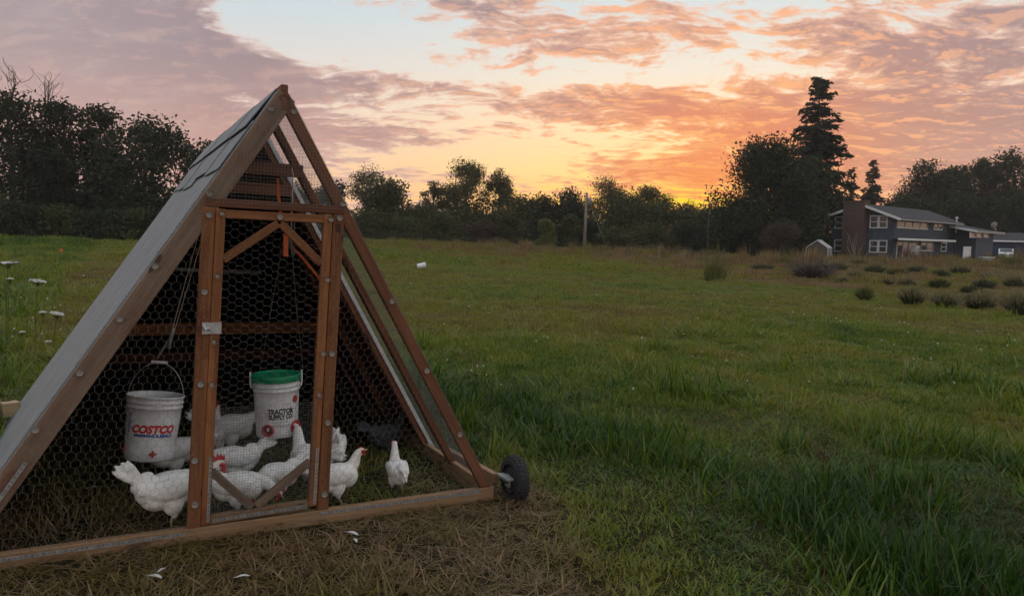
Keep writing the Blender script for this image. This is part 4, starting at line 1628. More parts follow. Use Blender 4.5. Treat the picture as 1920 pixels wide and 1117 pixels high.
sL = gable(1560, 440)[0]
zE = gable(1675, 407)[1]
zR = gable(1606, 385)[1]
tW = side(1790, 440)[0]
WO = 2.4
tE = side(1863, 440, WO)[0]
sM = sL * 0.5
OV = 0.9
# walls
w_ = MB()
w_.poly([HL(0, 0, -0.5), HL(sL, 0, -0.5), HL(sL, 0, zE), HL(sM, 0, zR - 0.15), HL(0, 0, zE)], e2 * tW)
w_.build('wall', M_siding, house)
# main roof: two slabs with overhang
def slab(pts, thick, name, mat):
    m_ = MB()
    m_.poly(pts, (0, 0, thick))
    return m_.build(name, mat, house)
drop = (zR - zE) / sM * OV
slab([HL(-OV, -OV, zE - drop), HL(-OV, tW + 0.4, zE - drop), HL(sM, tW + 0.4, zR), HL(sM, -OV, zR)], 0.16, 'roof', M_shingle)
slab([HL(sM, -OV, zR + .004), HL(sM, tW + 0.4, zR + .004), HL(sL + OV + .5, tW + 0.4, zE - drop), HL(sL + OV + .5, -OV, zE - drop)], 0.16, 'roof', M_shingle)
def barb(name, a, b, w, t, mat, parent=house):
    a, b = Vector(a), Vector(b)
    x = (b - a).normalized()
    z = ez - x * x.z if abs(x.z) < 0.9 else e2.copy()
    z = (z - x * z.dot(x)).normalized()
    m_ = MB().box((a + b) / 2, ((b - a).length, t, w), Matrix((x, z.cross(x), z)).transposed())
    return m_.build(name, mat, parent)
barb('fascia', HL(-OV, -OV - .03, zE - drop + .05), HL(sM, -OV - .03, zR + .05), 0.26, 0.05, M_trim)
barb('fascia', HL(sL + OV + .5, -OV - .03, zE - drop + .05), HL(sM, -OV - .03, zR + .05), 0.26, 0.05, M_trim)
barb('gutter', HL(-OV - .06, -OV, zE - drop + .05), HL(-OV - .06, tW, zE - drop + .05), 0.14, 0.1, M_hub)
# chimney
s0, s1 = gable(1581, 400, 1.1)[0], gable(1620, 400, 1.1)[0]
zC = gable(1604, 378, 1.1)[1]
ch = MB().poly([HL(s1, -1.12, -0.6), HL(s0, -1.12, -0.6), HL(s0, 0.25, -0.6), HL(s1, 0.25, -0.6)], (0, 0, zC + .6)).build('chimney', M_brick, house)
c_ = HL((s0 + s1) / 2, -0.435, zC + 0.06)
MB().box(c_, (abs(s0 - s1) + 0.12, 1.5, 0.12), Matrix((e1, e2, ez)).transposed()).build('chimney_cap', M_brick, ch)


def window(face, x0, x1, y0, y1, cols, rows=1, frame=0.11, out=0.0, parent=house, mat=None):
    """a framed opening on a face of the house; x and y are photograph rows and columns measured on that face"""
    if face == 'g':
        (a0, z1), (a1, z0) = gable(x0, y0, out), gable(x1, y1, out)
        o3 = lambda a, d, z: HL(a, -d - out, z)
    else:
        (a0, z1), (a1, z0) = side(x0, y0, out), side(x1, y1, out)
        o3 = lambda a, d, z: HL(-d - out, a, z)
    lo, hi_ = min(a0, a1), max(a0, a1)
    fm = MB()
    def rect(aa, ab, za, zb, d0, d1):
        fm.poly([o3(aa, d0, za), o3(ab, d0, za), o3(ab, d0, zb), o3(aa, d0, zb)], o3(aa, d1, za) - o3(aa, d0, za))
    fw_ = frame
    rect(lo, hi_, z1 - fw_, z1, .002, .09)
    rect(lo, hi_, z0, z0 + fw_, .002, .09)
    rect(lo, lo + fw_, z0 + fw_, z1 - fw_, .002, .088)
    rect(hi_ - fw_, hi_, z0 + fw_, z1 - fw_, .002, .088)
    for c in range(1, cols):
        x = lo + (hi_ - lo) * c / cols
        rect(x - fw_ * .4, x + fw_ * .4, z0 + fw_, z1 - fw_, .002, .08)
    for r in range(1, rows):
        z = z0 + (z1 - z0) * r / rows
        rect(lo + fw_, hi_ - fw_, z - fw_ * .35, z + fw_ * .35, .002, .07)
    w = fm.build('window', M_trim, parent)
    for c in range(cols):
        for r in range(rows):
            xa, xb = lo + (hi_ - lo) * c / cols, lo + (hi_ - lo) * (c + 1) / cols
            za, zb = z0 + (z1 - z0) * r / rows, z0 + (z1 - z0) * (r + 1) / rows
            g = MB().poly([o3(xa + .02, .004, za + .02), o3(xb - .02, .004, za + .02), o3(xb - .02, .004, zb - .02), o3(xa + .02, .004, zb - .02)], o3(0, .03, 0) - o3(0, .004, 0))
            g.build('pane', mat or M_glass, w)
    return w


for (x0, x1, y0, y1) in ((1566, 1581, 406, 429), (1632, 1647, 404, 428), (1649, 1664, 404, 428), (1565, 1580, 449, 472), (1631, 1646, 450, 474), (1648, 1663, 450, 474)):
    window('g', x0, x1, y0, y1, 1, 2)
window('s', 1682, 1738, 410, 431, 4, 1, 0.13)
window('s', 1751, 1766, 413, 432, 2, 1, 0.13)
window('s', 1726, 1748, 453, 471, 2, 1, 0.13)
window('s', 1764, 1773, 454, 472, 1, 2, 0.14)
window('s', 1681, 1702, 452, 487, 2, 1, 0.12)
window('s', 1703, 1718, 454, 487, 1, 1, 0.14)
# porch roof edge
ta, za = side(1682, 447, 1.3)
tb, zb = side(1790, 451, 1.3)
zp = (za + zb) / 2
slab([HL(-1.4, ta, zp - .1), HL(-1.4, tb, zp - .1), HL(-.003, tb, zp + .12), HL(-.003, ta, zp + .12)], 0.08, 'porch_roof', M_shingle)
barb('fascia', HL(-1.43, ta, zp - .06), HL(-1.43, tb, zp - .06), 0.22, 0.06, M_trim)
# wing, standing forward of the long side
zw = side(1800, 431, WO)[1]
zw2 = side(1862, 437, WO)[1]
zwm = (zw + zw2) / 2
MB().poly([HL(-WO, tW - .004, -0.5), HL(-WO, tE, -0.5), HL(sM, tE, -0.5), HL(sM, tW - .004, -0.5)], (0, 0, zwm + .5)).build('wing_wall', M_siding, house)
slab([HL(-WO - .8, tW - 2.2, zwm - .12), HL(-WO - .8, tE + 1.4, zwm - .12), HL(sM + 1.2, tE + 1.0, zR - 1.1), HL(sM + 1.2, tW - 2.2, zR - 1.1)], 0.16, 'wing_roof', M_shingle)
MB().poly([HL(sM + .4, tW - 2.1, zwm - .3), HL(sM + .4, tE, zwm - .3), HL(sM + .4, tE, zR - 1.15), HL(sM + .4, tW - 2.1, zR - 1.15)], e1 * 0.3).build('wing_back_wall', M_siding, house)
barb('fascia', HL(-WO - .83, tW - 2.25, zwm - .06), HL(-WO - .83, tE + 1.4, zwm - .06), 0.24, 0.06, M_hub)
barb('fascia', HL(-WO - .8, tW - 2.24, zwm - .04), HL(sM * 0.2, tW - 2.24, zwm - .04 + (zR - 1.1 - zwm + .12) * ((sM * .2 + WO + .8) / (sM + 1.2 + WO + .8))), 0.26, 0.06, M_trim)
for (x0, x1) in ((1818, 1828), (1830, 1840), (1843, 1853)):
    window('s', x0, x1, 435.5, 446, 1, 1, 0.12, WO)
dd = window('s', 1806, 1818, 462, 488, 1, 1, 0.2, WO, mat=M_trim)
# vent pipe and dish on the roof
tv, zv = side(1800, 424, 1.0)
MB().tube([HL(-0.6, tv, zwm - .2), HL(-0.6, tv, zwm + 1.7)], 0.07, 8).lathe([(0, 1.75), (.16, 1.7), (.16, 1.5), (.07, 1.45)], 10, Matrix.Translation(HL(-0.6, tv, zwm))).build('vent_pipe', M_trim, house)
dsh = MB()
pd = HL(-WO - .2, tE - .6, zwm + .35)
dsh.lathe([(0.0, 0.0), (0.22, 0.03), (0.42, 0.12), (0.43, 0.13)], 16, Matrix.Translation(pd + Vector((0, 0, .55))) @ Matrix.Rotation(-1.2, 4, 'X'))
dsh.tube([pd, pd + Vector((0, 0, .6))], 0.03, 6)
dsh.build('satellite_dish', M_hub, house)
# deck with rail and steps
t0, t1 = side(1679, 480, 1.5)[0], side(1722, 480, 1.5)[0]
MB().poly([HL(-2.0, t0, -0.1), HL(-2.0, t1, -0.1), HL(-.02, t1, -0.1), HL(-.02, t0, -0.1)], (0, 0, .5)).build('deck', M_deck, house)
rl = MB()
for k in range(16):
    t = t0 + (t1 - t0) * k / 15
    rl.box(HL(-1.95, t, 0.9), (0.05, 0.05, 1.0))
rl.build('baluster', M_deck, house)
barb('hand_rail', HL(-1.95, t0, 1.42), HL(-1.95, t1, 1.42), 0.09, 0.12, M_deck)
for k in range(4):
    MB().box(HL(-2.1 - .3 * k, (t0 + t1) / 2 + 1.5, 0.3 - .14 * k), (2.0, .32, .06), Matrix((e2, e1, ez)).transposed()).build('step', M_deck, house)
tx, zx = side(1718, 469, 1.0)
hpump = MB().box(HL(-.9, tx, zx), (1.0, .5, .95), Matrix((e2, e1, ez)).transposed())
hp_ = hpump.build('heat_pump', M_trim, house)
MB().lathe([(0.0, 0), (0.33, 0), (0.36, .02), (.39, 0)], 18, Matrix.Translation(HL(-1.175, tx, zx)) @ Matrix((e2, ez, -e1)).transposed().to_4x4()).build('fan_grille', M_hub, hp_)
tb0, tb1 = side(1735, 484, 1.6)[0], side(1768, 485, 1.6)[0]
barb('bench_edge', HL(-1.6, tb0, .45), HL(-1.6, tb1, .45), .12, .3, M_trim)
# blue garage to the right
ga = foot(1864, 106)
gr_ = empty('garage', 'navy blue garage with grey roof at the right edge behind the house', 'garage', ga)
q1_, q2_ = atd(1866, 452, 106) - ga, atd(1866, 437, 106) - ga
zg0, zg1 = q1_.z, q2_.z
MB().poly([(-0.5, 0, -1), (9, 0, -1), (9, 6, -1), (-0.5, 6, -1)], (0, 0, zg0 + 1)).build('wall', M_navy, gr_)
MB().poly([(-1.0, -.7, zg0 - .06), (9.6, -.7, zg0 - .06), (9.6, 3, zg1), (-1.0, 3, zg1)], (0, 0, .16)).build('roof', M_shingle, gr_)
MB().box((4.3, -.74, zg0 + .02), (10.6, .06, .22)).build('fascia', M_trim, gr_)
# parked white car, half hidden by the garden plants
M_carp = plain('white_car_paint', (0.72, 0.73, 0.75), 0.25, 0, 0.03, 2, 0)
ca = foot(1888, 103)
car = empty('car', 'white car parked between the house and the garage', 'car', ca, math.radians(58))
prof_ = [(-2.1, .35), (-2.15, .75), (-1.75, .95), (-1.0, 1.02), (-.45, 1.45), (.7, 1.48), (1.45, 1.08), (2.05, .95), (2.15, .6), (2.1, .3)]
MB().poly([(x, -.85, z) for x, z in prof_], (0, 1.7, 0)).build('body', M_carp, car)
for x0, x1 in ((-.85, .1), (.18, 1.0)):
    MB().poly([(x0, -.856, 1.03), (x1, -.856, 1.05), (x1 - (.25 if x0 > 0 else 0), -.856, 1.4), (x0 + (.35 if x0 < 0 else 0), -.856, 1.4)], (0, .01, 0)).build('side_window', M_glass, car)
MB().poly([(-1.0, -.75, 1.035), (-1.0, .75, 1.035), (-.5, .68, 1.43), (-.5, -.68, 1.43)], (-.02, 0, .02)).build('windscreen', M_glass, car)
for sx_ in (-1.35, 1.35):
    for s in (-.8, .8):
        wv_ = MB().lathe([(.0, -.1), (.2, -.1), (.32, -.09), (.33, 0), (.32, .09), (.2, .1), (0, .1)], 18, Matrix.Rotation(PI / 2, 4, 'X')).build('wheel', M_rubber, car, (sx_, s, .33), True)
        MB().lathe([(.0, -.108), (.19, -.104), (.2, -.1)], 14, Matrix.Rotation(PI / 2 if s < 0 else -PI / 2, 4, 'X') @ Matrix.Scale(-1, 4, (0, 0, 1))).build('rim', M_hub, wv_)
for s in (-.6, .6):
    MB().box((-2.13, s, .72), (.06, .3, .14)).build('headlight', M_glass, car)
bx_ = foot(1852, 83)
ub = empty('utility_box', 'weathered grey storage box standing before the house wing', 'box', bx_)
zb1 = atd(1852, 481, 83).z - bx_.z
MB().box((0, 0, zb1 / 2 - .2), (1.2, .8, zb1 + .1)).build('box_wall', M_hub, ub)
MB().box((0, -.02, zb1 - .08), (1.32, .9, .08)).build('lid', M_trim, ub)

# greenhouse
gq = foot(1537, 76)
gh = empty('greenhouse', 'small glass greenhouse with white frame left of the chimney', 'greenhouse', gq, math.radians(-32))
zz1, zz2 = atd(1537, 464, 76).z - gq.z, atd(1530, 451, 76).z - gq.z
gw, gl = 1.0, 1.25
M_poly = plain('dusty_polycarbonate', (0.075, 0.068, 0.06), 0.6, 0, 0.15, 4)
for k in range(4):
    a = -gl + 2 * gl * k / 4
    for s in (-1, 1):
        MB().box((s * gw, a + gl / 4, zz1 / 2), (.02, gl / 2 - .06, zz1)).build('glass_panel', M_poly, gh)
        rp = MB().poly([(s * gw, a + .03, zz1), (s * gw, a + gl / 2 - .03, zz1), (0, a + gl / 2 - .03, zz2), (0, a + .03, zz2)], (0, 0, .02))
        rp.build('roof_panel', M_poly, gh)
for s in (-1, 1):
    MB().poly([(-gw, s * gl, 0), (gw, s * gl, 0), (gw, s * gl, zz1), (0, s * gl, zz2), (-gw, s * gl, zz1)], (0, .02, 0)).build('glass_panel', M_poly, gh)
for k in range(5):
    a = -gl + 2 * gl * k / 4
    for s in (-1, 1):
        MB().box((s * (gw + .02), a, zz1 / 2), (.05, .05, zz1)).build('post', M_trim, gh)
        MB().tube([(s * (gw + .02), a, zz1), (0, a, zz2 + .03)], .03, 4).build('roof_bar', M_trim, gh)
MB().tube([(0, -gl - .03, zz2 + .03), (0, gl + .03, zz2 + .03)], .04, 4).build('ridge_bar', M_trim, gh)
for s in (-1, 1):
    MB().tube([(s * gw, -gl - .03, zz1), (s * gw, gl + .03, zz1)], .035, 4).build('eave_bar', M_trim, gh)

# ------------------------------------------------------------------ poles, fence, small field things
pp = foot(1096, 80)
hp2 = atd(1097, 361, 80).z - pp.z
up_ = empty('utility_pole', 'grey wooden utility pole with a transformer standing at the field edge', 'pole', pp)
M_polew = plain('grey_pole_wood', (0.21, 0.17, 0.13), 0.9, 0, 0.2, 4)
MB().tube([(0, 0, -.3), (.05, 0, hp2 / 2), (.12, 0, hp2)], [.19, .16, .12], 10).build('shaft', M_polew, up_, smooth=True)
MB().lathe([(0, 0), (.2, 0), (.2, .7), (.17, .78), (0, .8)], 12, Matrix.Translation((.42, 0, hp2 - 1.35))).build('transformer', M_hub, up_, smooth=True)
MB().box((.2, 0, hp2 - .9), (.3, .08, .08)).build('bracket', M_hub, up_)
MB().tube([(.12, 0, hp2 - .4), (2.6, 0, .1)], .015, 4).build('guy_wire', M_hub, up_)
pp = foot(1327, 78)
p2_ = MB().tube([pp + Vector((0, 0, -.2)), pp + Vector((.02, 0, atd(1327, 394, 78).z - pp.z))], .045, 6).build('steel_post', M_steel_dk)
tag(p2_, 'thin dark steel post under the sunset glow', 'post')
fn = empty('field_fence', 'sagging wire field fence of thin posts across the far field', 'fence', foot(1100, 66))
F0 = fn.location
fpx = [700, 742, 790, 838, 888, 928, 963, 1002, 1041, 1082, 1128, 1176, 1236, 1284, 1318, 1360]
fps = []
for i, x in enumerate(fpx):
    D = 74 - 16 * i / len(fpx)
    b = foot(x, D)
    hh = 1.15 + .15 * math.sin(i * 2.3)
    fps.append((b, hh))
    r_ = .055 if i in (12, 13) else .03
    ml = random.uniform(-.04, .04)
    MB().tube([b - F0 + Vector((0, 0, -.2)), b - F0 + Vector((ml, 0, hh))], r_ * 1.3, 6).build('post', M_polew if i in (12, 13) else M_steel_dk, fn)
for hgt in (.3, .65, .98):
    MB().tube([b - F0 + Vector((0, 0, hgt + .02 * math.sin(i))) for i, (b, h_) in enumerate(fps)], .008, 3).build('strand', M_steel_dk, fn)
a_, b_ = foot(1180, 71), foot(1300, 70)
rf = empty('rail_fence', 'weathered pale rail of a low fence beyond the field fence', 'fence', a_)
MB().tube([(0, 0, .95), b_ - a_ + Vector((0, 0, .9))], .06, 6).build('rail', M_bark, rf)
for k in range(4):
    q = (b_ - a_) * (k / 3)
    MB().box(q + Vector((0, 0, .4)), (.1, .1, 1.1)).build('post', M_bark, rf)

# overturned white tub
tq = gp(790, 507)
tub = empty('tub', 'small overturned white tub lying in the field', 'tub', tq + Vector((0, 0, .02)), math.radians(20))
kx = .13
MB().lathe([(0.0, 0.0), (kx * .8, 0.0), (kx * .85, .02), (kx, .34), (kx * 1.06, .35), (kx * .96, .34), (kx * .8, .03)], 20, Matrix.Translation((-.17, 0, .14)) @ Matrix.Rotation(math.radians(80), 4, 'Y')).build('tub_wall', M_white, tub, smooth=True)
MB().tube([(.17, -.13, .2), (.24, -.08, .08), (.24, .08, .08), (.17, .13, .2)], .008, 5).build('handle', M_steel_dk, tub)
# orange marker flag
fq = gp(112, 492)
fl = empty('marker_flag', 'small orange marker flag on a wire in the left field', 'flag', fq)
hfl = (CAMP + ray(112, 466) * ((fq - CAMP).dot(FW))).z - fq.z
MB().tube([(0, 0, 0), (0, 0, hfl)], .004, 4).build('wire', M_steel_dk, fl)
MB().poly([(0, 0, hfl), (.11, .02, hfl - .01), (.10, .03, hfl - .10), (0, 0, hfl - .09)], (0, .002, 0)).build('flag', M_orange, fl)

# two cables crossing in front of the left trees
for k, dz_ in enumerate((0, .45)):
    A_, B_ = atd(-60, 262 + 12 * k, 55), atd(420, 306 + 9 * k, 60)
    pts = [A_.lerp(B_, t) - Vector((0, 0, .5 * math.sin(PI * t))) for t in np.linspace(0, 1, 9)]
    tag(MB().tube(pts, .007, 4).build('power_line', M_steel_dk), ['upper', 'lower'][k] + ' thin cable strung in front of the left trees', 'cable', 'cables on the left')

# ------------------------------------------------------------------ garden plants
def spiky(name, label, cat, px, base_y, w_px, h_px, mat, mat2, n, group, seed, up=0.55, tips=True, leafw=0.012, D=None):
    rng = np.random.default_rng(seed)
    ft = gp(px, base_y) if D is None else foot(px, D)
    dist = (ft - CAMP).dot(FW)
    R = w_px / FPX * dist / 2
    h = h_px / FPX * dist
    o = empty(name, label, cat, ft, 0, group)
    V_, F_ = [], []
    V2, F2 = [], []
    for k in range(n):
        a = rng.random() * 2 * PI
        rr = rng.random() ** 0.5
        hh = h * (0.55 + 0.45 * rng.random()) * (1 - 0.45 * rr * rr)
        b = np.array((math.cos(a) * rr * R * up * 0.6, math.sin(a) * rr * R * up * 0.6, 0.0))
        tip = np.array((math.cos(a) * rr * R, math.sin(a) * rr * R, hh)) + rng.normal(size=3) * 0.05 * R
        mid = (b + tip) / 2 + np.array((0, 0, 0.12 * hh))
        sd = np.cross(tip - b, rng.normal(size=3))
        sd /= np.linalg.norm(sd) + 1e-9
        lw = leafw * (0.7 + 0.6 * rng.random())
        i = len(V_)
        V_ += [b - sd * lw, b + sd * lw, mid + sd * lw, mid - sd * lw, tip]
        F_ += [(i, i + 1, i + 2, i + 3), (i + 3, i + 2, i + 4)]
        if tips and rng.random() < 0.5:
            d = (tip - mid) / (np.linalg.norm(tip - mid) + 1e-9)
            t2 = tip + d * h * 0.32 * (0.6 + 0.6 * rng.random())
            j = len(V2)
            V2 += [tip - sd * .004, tip + sd * .004, t2 + sd * .010, t2 - sd * .010, t2 + d * .05]
            F2 += [(j, j + 1, j + 2, j + 3), (j + 3, j + 2, j + 4)]
    mesh('foliage', V_, F_, mat, o)
    if V2:
        tag(mesh('flower_stalk', V2, F2, mat2, o), kind='stuff')
    return o


GB = 'clipped lavender mounds in the garden'
spiky('lavender_bush', 'front lavender mound, second dark mound in the garden', 'plant', 1710, 571, 46, 28, ML_lav, ML_straw, 1100, GB, 1, 0.9, True, 0.006)
spiky('lavender_bush', 'front lavender mound right of the second dark mound', 'plant', 1773, 577, 42, 24, ML_lav, ML_straw, 1100, GB, 2, 0.9, True, 0.006)
spiky('lavender_bush', 'widest front lavender mound near the right edge', 'plant', 1838, 581, 58, 30, ML_lav, ML_straw, 1100, GB, 3, 0.9, True, 0.006)
spiky('lavender_bush', 'lavender mound cut by the right edge of the view', 'plant', 1908, 591, 50, 36, ML_lav, ML_straw, 1100, GB, 4, 0.9, True, 0.006)
spiky('ornamental_grass', 'yellowish ornamental grass clump, leftmost in the front garden row', 'plant', 1620, 565, 44, 36, ML_pale, ML_straw, 360, None, 5, 0.3, False, 0.014)
spiky('russian_sage', 'broad grey-purple shrub in the garden left of the house', 'shrub', 1522, 524, 88, 36, ML_grey, ML_grey, 900, None, 6, 0.5, True, 0.018)
spiky('tall_fennel', 'tall feathery pale green plant at the left end of the garden', 'plant', 1340, 528, 50, 58, ML_pale, ML_pale, 260, None, 7, 1.2, True, 0.010)
spiky('tall_fennel', 'smaller pale green feathery plant left of the grey-purple shrub', 'plant', 1474, 500, 28, 32, ML_pale, ML_pale, 150, None, 8, 1.2, True, 0.012)
spiky('iris_clump', 'pale stiff stalks standing at the right edge of the garden', 'plant', 1868, 524, 70, 28, ML_straw, ML_straw, 120, None, 9, 0.9, False, 0.012)
spiky('tall_fennel', 'pale green plant in front of the parked car', 'plant', 1893, 505, 34, 32, ML_pale, ML_pale, 300, None, 10, 1.2, True, 0.014)
back = [(1572, 508, 40, 20), (1602, 524, 34, 18), (1640, 512, 46, 20), (1682, 518, 44, 18), (1720, 512, 44, 18), (1762, 520, 44, 20), (1800, 514, 44, 20), (1846, 540, 50, 22), (1900, 540, 44, 26), (1760, 540, 46, 22),
        (1700, 538, 36, 18), (1660, 536, 30, 14), (1580, 532, 30, 14), (1430, 506, 50, 16), (1545, 505, 36, 16), (1820, 552, 44, 22), (1790, 498, 60, 16), (1730, 496, 60, 16), (1660, 498, 60, 18), (1610, 500, 50, 18), (1700, 500, 40, 14), (1850, 500, 50, 14)]
BW = ['low lavender plant below the greenhouse', 'small mound left of the yellowish clump', 'lavender plant in front of the brick chimney', 'lavender plant in front of the deck steps', 'lavender plant below the heat pump', 'lavender plant below the small square window',
      'lavender plant below the white door, lower', 'lavender plant in the second row right', 'lavender plant at right edge, second row', 'second row lavender above the gap of the front mounds', 'small lavender above the second front mound', 'small mound right of the yellowish clump',
      'small dark mound left of the yellowish grass', 'low dark plant right of the tall feathery plant', 'low dark plant right of the grey-purple shrub', 'lavender right behind the widest front mound', 'dark plants along the wall left of white door', 'dark plants along the wall under the square window',
      'dark shrub at the corner by the deck', 'dark shrub at the foot of the chimney', 'low shrub in front of the deck', 'low plants in front of the storage box']
for i, (x, y, w, h) in enumerate(back):
    spiky('garden_plant', BW[i], 'plant', x, y, w, h, ML_lav if i % 3 else ML_mid, ML_straw, 420, 'plants in the garden beds', 30 + i, 0.85, i % 2 == 0, 0.010)
# leafless climber against the chimney
dt = empty('dead_shrub', 'pale leafless shrub standing against the brick chimney', 'shrub', foot(1612, 74))
mb = MB()
rg = np.random.default_rng(77)
for k in range(9):
    a = rg.normal(size=2) * 0.7
    limb(mb, (a[0] * .3, a[1] * .3, 0), (a[0] * 1.3, a[1], 1.6 + 1.6 * rg.random()), .05, .012, rg, 4, .08)
mb.build('branch', M_polew, dt)

# far woodland that closes the view behind the single trees
rng = np.random.default_rng(900)
P_ = []
for k in range(900):
    px = -500 + 3000 * rng.random()
    D = 150 + 60 * rng.random()
    topy = 396 + 8 * math.sin(px * .021) + 6 * math.sin(px * .057 + 1) + (0 if px > 480 else -40)
    ft = foot(px, D)
    hh = max(1.5, atd(px, topy, D).z - ft.z)
    c = np.array(ft) + np.array((0, 0, hh * rng.random() ** 0.8))
    P_.append(c + rng.normal(size=(40, 3)) * np.array((2.0, 1.5, 1.1)))
P_ = np.concatenate(P_)
P_[:, 2] = np.maximum(P_[:, 2], zt(P_[:, 0], P_[:, 1]))
v, f = quads(P_, np.full(len(P_), .55), .6, rng)
o = np_mesh('far_woodland', v, f, ML_mid, None)
tag(o, 'dark belt of woodland closing the horizon behind the fields', 'woodland', kind='stuff')

# ------------------------------------------------------------------ grass
def vnoise(x, y, s, seed=0):
    x = np.asarray(x) / s
    y = np.asarray(y) / s
    xi, yi = np.floor(x).astype(np.int64), np.floor(y).astype(np.int64)
    fx, fy = x - xi, y - yi
    fx, fy = fx * fx * (3 - 2 * fx), fy * fy * (3 - 2 * fy)
    def hsh(i, j):
        n = (i * 374761393 + j * 668265263 + seed * 1442695041) & 0xFFFFFFFF
        n = ((n ^ (n >> 13)) * 1274126177) & 0xFFFFFFFF
        return ((n ^ (n >> 16)) & 0xFFFF) / 65535.0
    return (hsh(xi, yi) * (1 - fx) + hsh(xi + 1, yi) * fx) * (1 - fy) + (hsh(xi, yi + 1) * (1 - fx) + hsh(xi + 1, yi + 1) * fx) * fy


def grassmat():
    m, nt, bs = material('grass_blades')
    at = nt.node('ShaderNodeAttribute', attribute_type='INSTANCER', attribute_name='tint')
    g = nt.node('ShaderNodeNewGeometry')
    rnd = V(nt, g.outputs['Random Per Island'])
    t = nt.m('ADD', V(nt, at.outputs['Fac']), (rnd - 0.5) * 0.42, clamp=True)
    # a few blades in every tuft are dead
    t = nt.m('MAXIMUM', t, nt.smooth(rnd, 0.90, 0.93) * 0.85)
    col = nt.ramp(t, [(0.0, (0.022, 0.064, 0.007)), (0.26, (0.105, 0.185, 0.013)), (0.50, (0.245, 0.245, 0.026)), (0.70, (0.21, 0.160, 0.044)), (0.85, (0.15, 0.094, 0.038)), (1.0, (0.33, 0.215, 0.105))])
    nt.link(col, bs.inputs['Base Color'])
    setp(bs, Roughness=0.42)
    bs.inputs['Specular IOR Level'].default_value = 0.5
    tr = nt.node('ShaderNodeBsdfTranslucent')
    nt.link(col, tr.inputs[0])
    mx = nt.node('ShaderNodeMixShader')
    mx.inputs[0].default_value = 0.45
    nt.l.new(bs.outputs[0], mx.inputs[1])
    nt.l.new(tr.outputs[0], mx.inputs[2])
    nt.l.new(mx.outputs[0], m.node_tree.nodes['Material Output'].inputs[0])
    return m


M_grass = grassmat()
PROTO = bpy.data.collections.new('grass_tufts')
PROTO_N = []


def tuft(kind, seed):
    rng = np.random.default_rng(seed)
    #        n, radius, len0, len1, width, lean, droop
    spec = {'lush': (26, .10, .08, .25, .0050, .6, .8), 'short': (36, .085, .025, .085, .0036, .9, .6), 'dry': (40, .10, .05, .19, .0024, 1.15, .35),
            'mid': (90, .20, .04, .11, .0065, .75, .5), 'midl': (70, .20, .08, .22, .0075, .55, .6), 'far': (110, .48, .06, .15, .020, .5, .4), 'farl': (90, .48, .12, .30, .022, .35, .4), 'mat': (34, .11, .05, .16, .0026, 1.5, .05)}[kind]
    n, R, l0, l1, wd_, lean, droop = spec
    Vv, Ff = [], []
    for k in range(n):
        a = rng.random() * 2 * PI
        r = R * rng.random() ** 0.5
        p = np.array((math.cos(a) * r, math.sin(a) * r, -0.01 if kind != 'mat' else rng.random() * .015))
        ln = l0 + (l1 - l0) * rng.random() ** 1.5
        b = rng.random() * 2 * PI
        le = lean * (0.3 + 0.9 * rng.random())
        d = np.array((math.cos(b) * math.sin(le), math.sin(b) * math.sin(le), max(0.03, math.cos(le))))
        sd = np.array((-math.sin(b + rng.normal() * .4), math.cos(b + rng.normal() * .4), 0))
        w = wd_ * (0.6 + 0.8 * rng.random())
        dr = droop * rng.random()
        pts = []
        q = p.copy()
        for s in range(4):
            pts.append(q.copy())
            q = q + d * ln / 3
            d = d + np.array((math.cos(b) * .25, math.sin(b) * .25, -0.55)) * dr
            d /= np.linalg.norm(d)
        i = len(Vv)
        for s, ww in enumerate((1, .9, .6)):
            Vv += [pts[s] - sd * w * ww, pts[s] + sd * w * ww]
        Vv.append(pts[3])
        Ff += [(i, i + 1, i + 3, i + 2), (i + 2, i + 3, i + 5, i + 4), (i + 4, i + 5, i + 6)]
    me = bpy.data.meshes.new('tuft_' + kind)
    me.from_pydata([tuple(x) for x in Vv], [], Ff)
    me.update()
    me.materials.append(M_grass)
    o = bpy.data.objects.new('tuft_%02d' % len(PROTO_N), me)
    PROTO.objects.link(o)
    PROTO_N.append(kind)
    return len(PROTO_N) - 1


KI = {}
for k, kind in enumerate(('lush', 'short', 'dry', 'mid', 'midl', 'far', 'farl', 'mat')):
    KI[kind] = [tuft(kind, 300 + 10 * k + j) for j in range(4)]

LA, LB = gp(1090, 800), gp(1780, 1110)
CMI = np.array(CML)


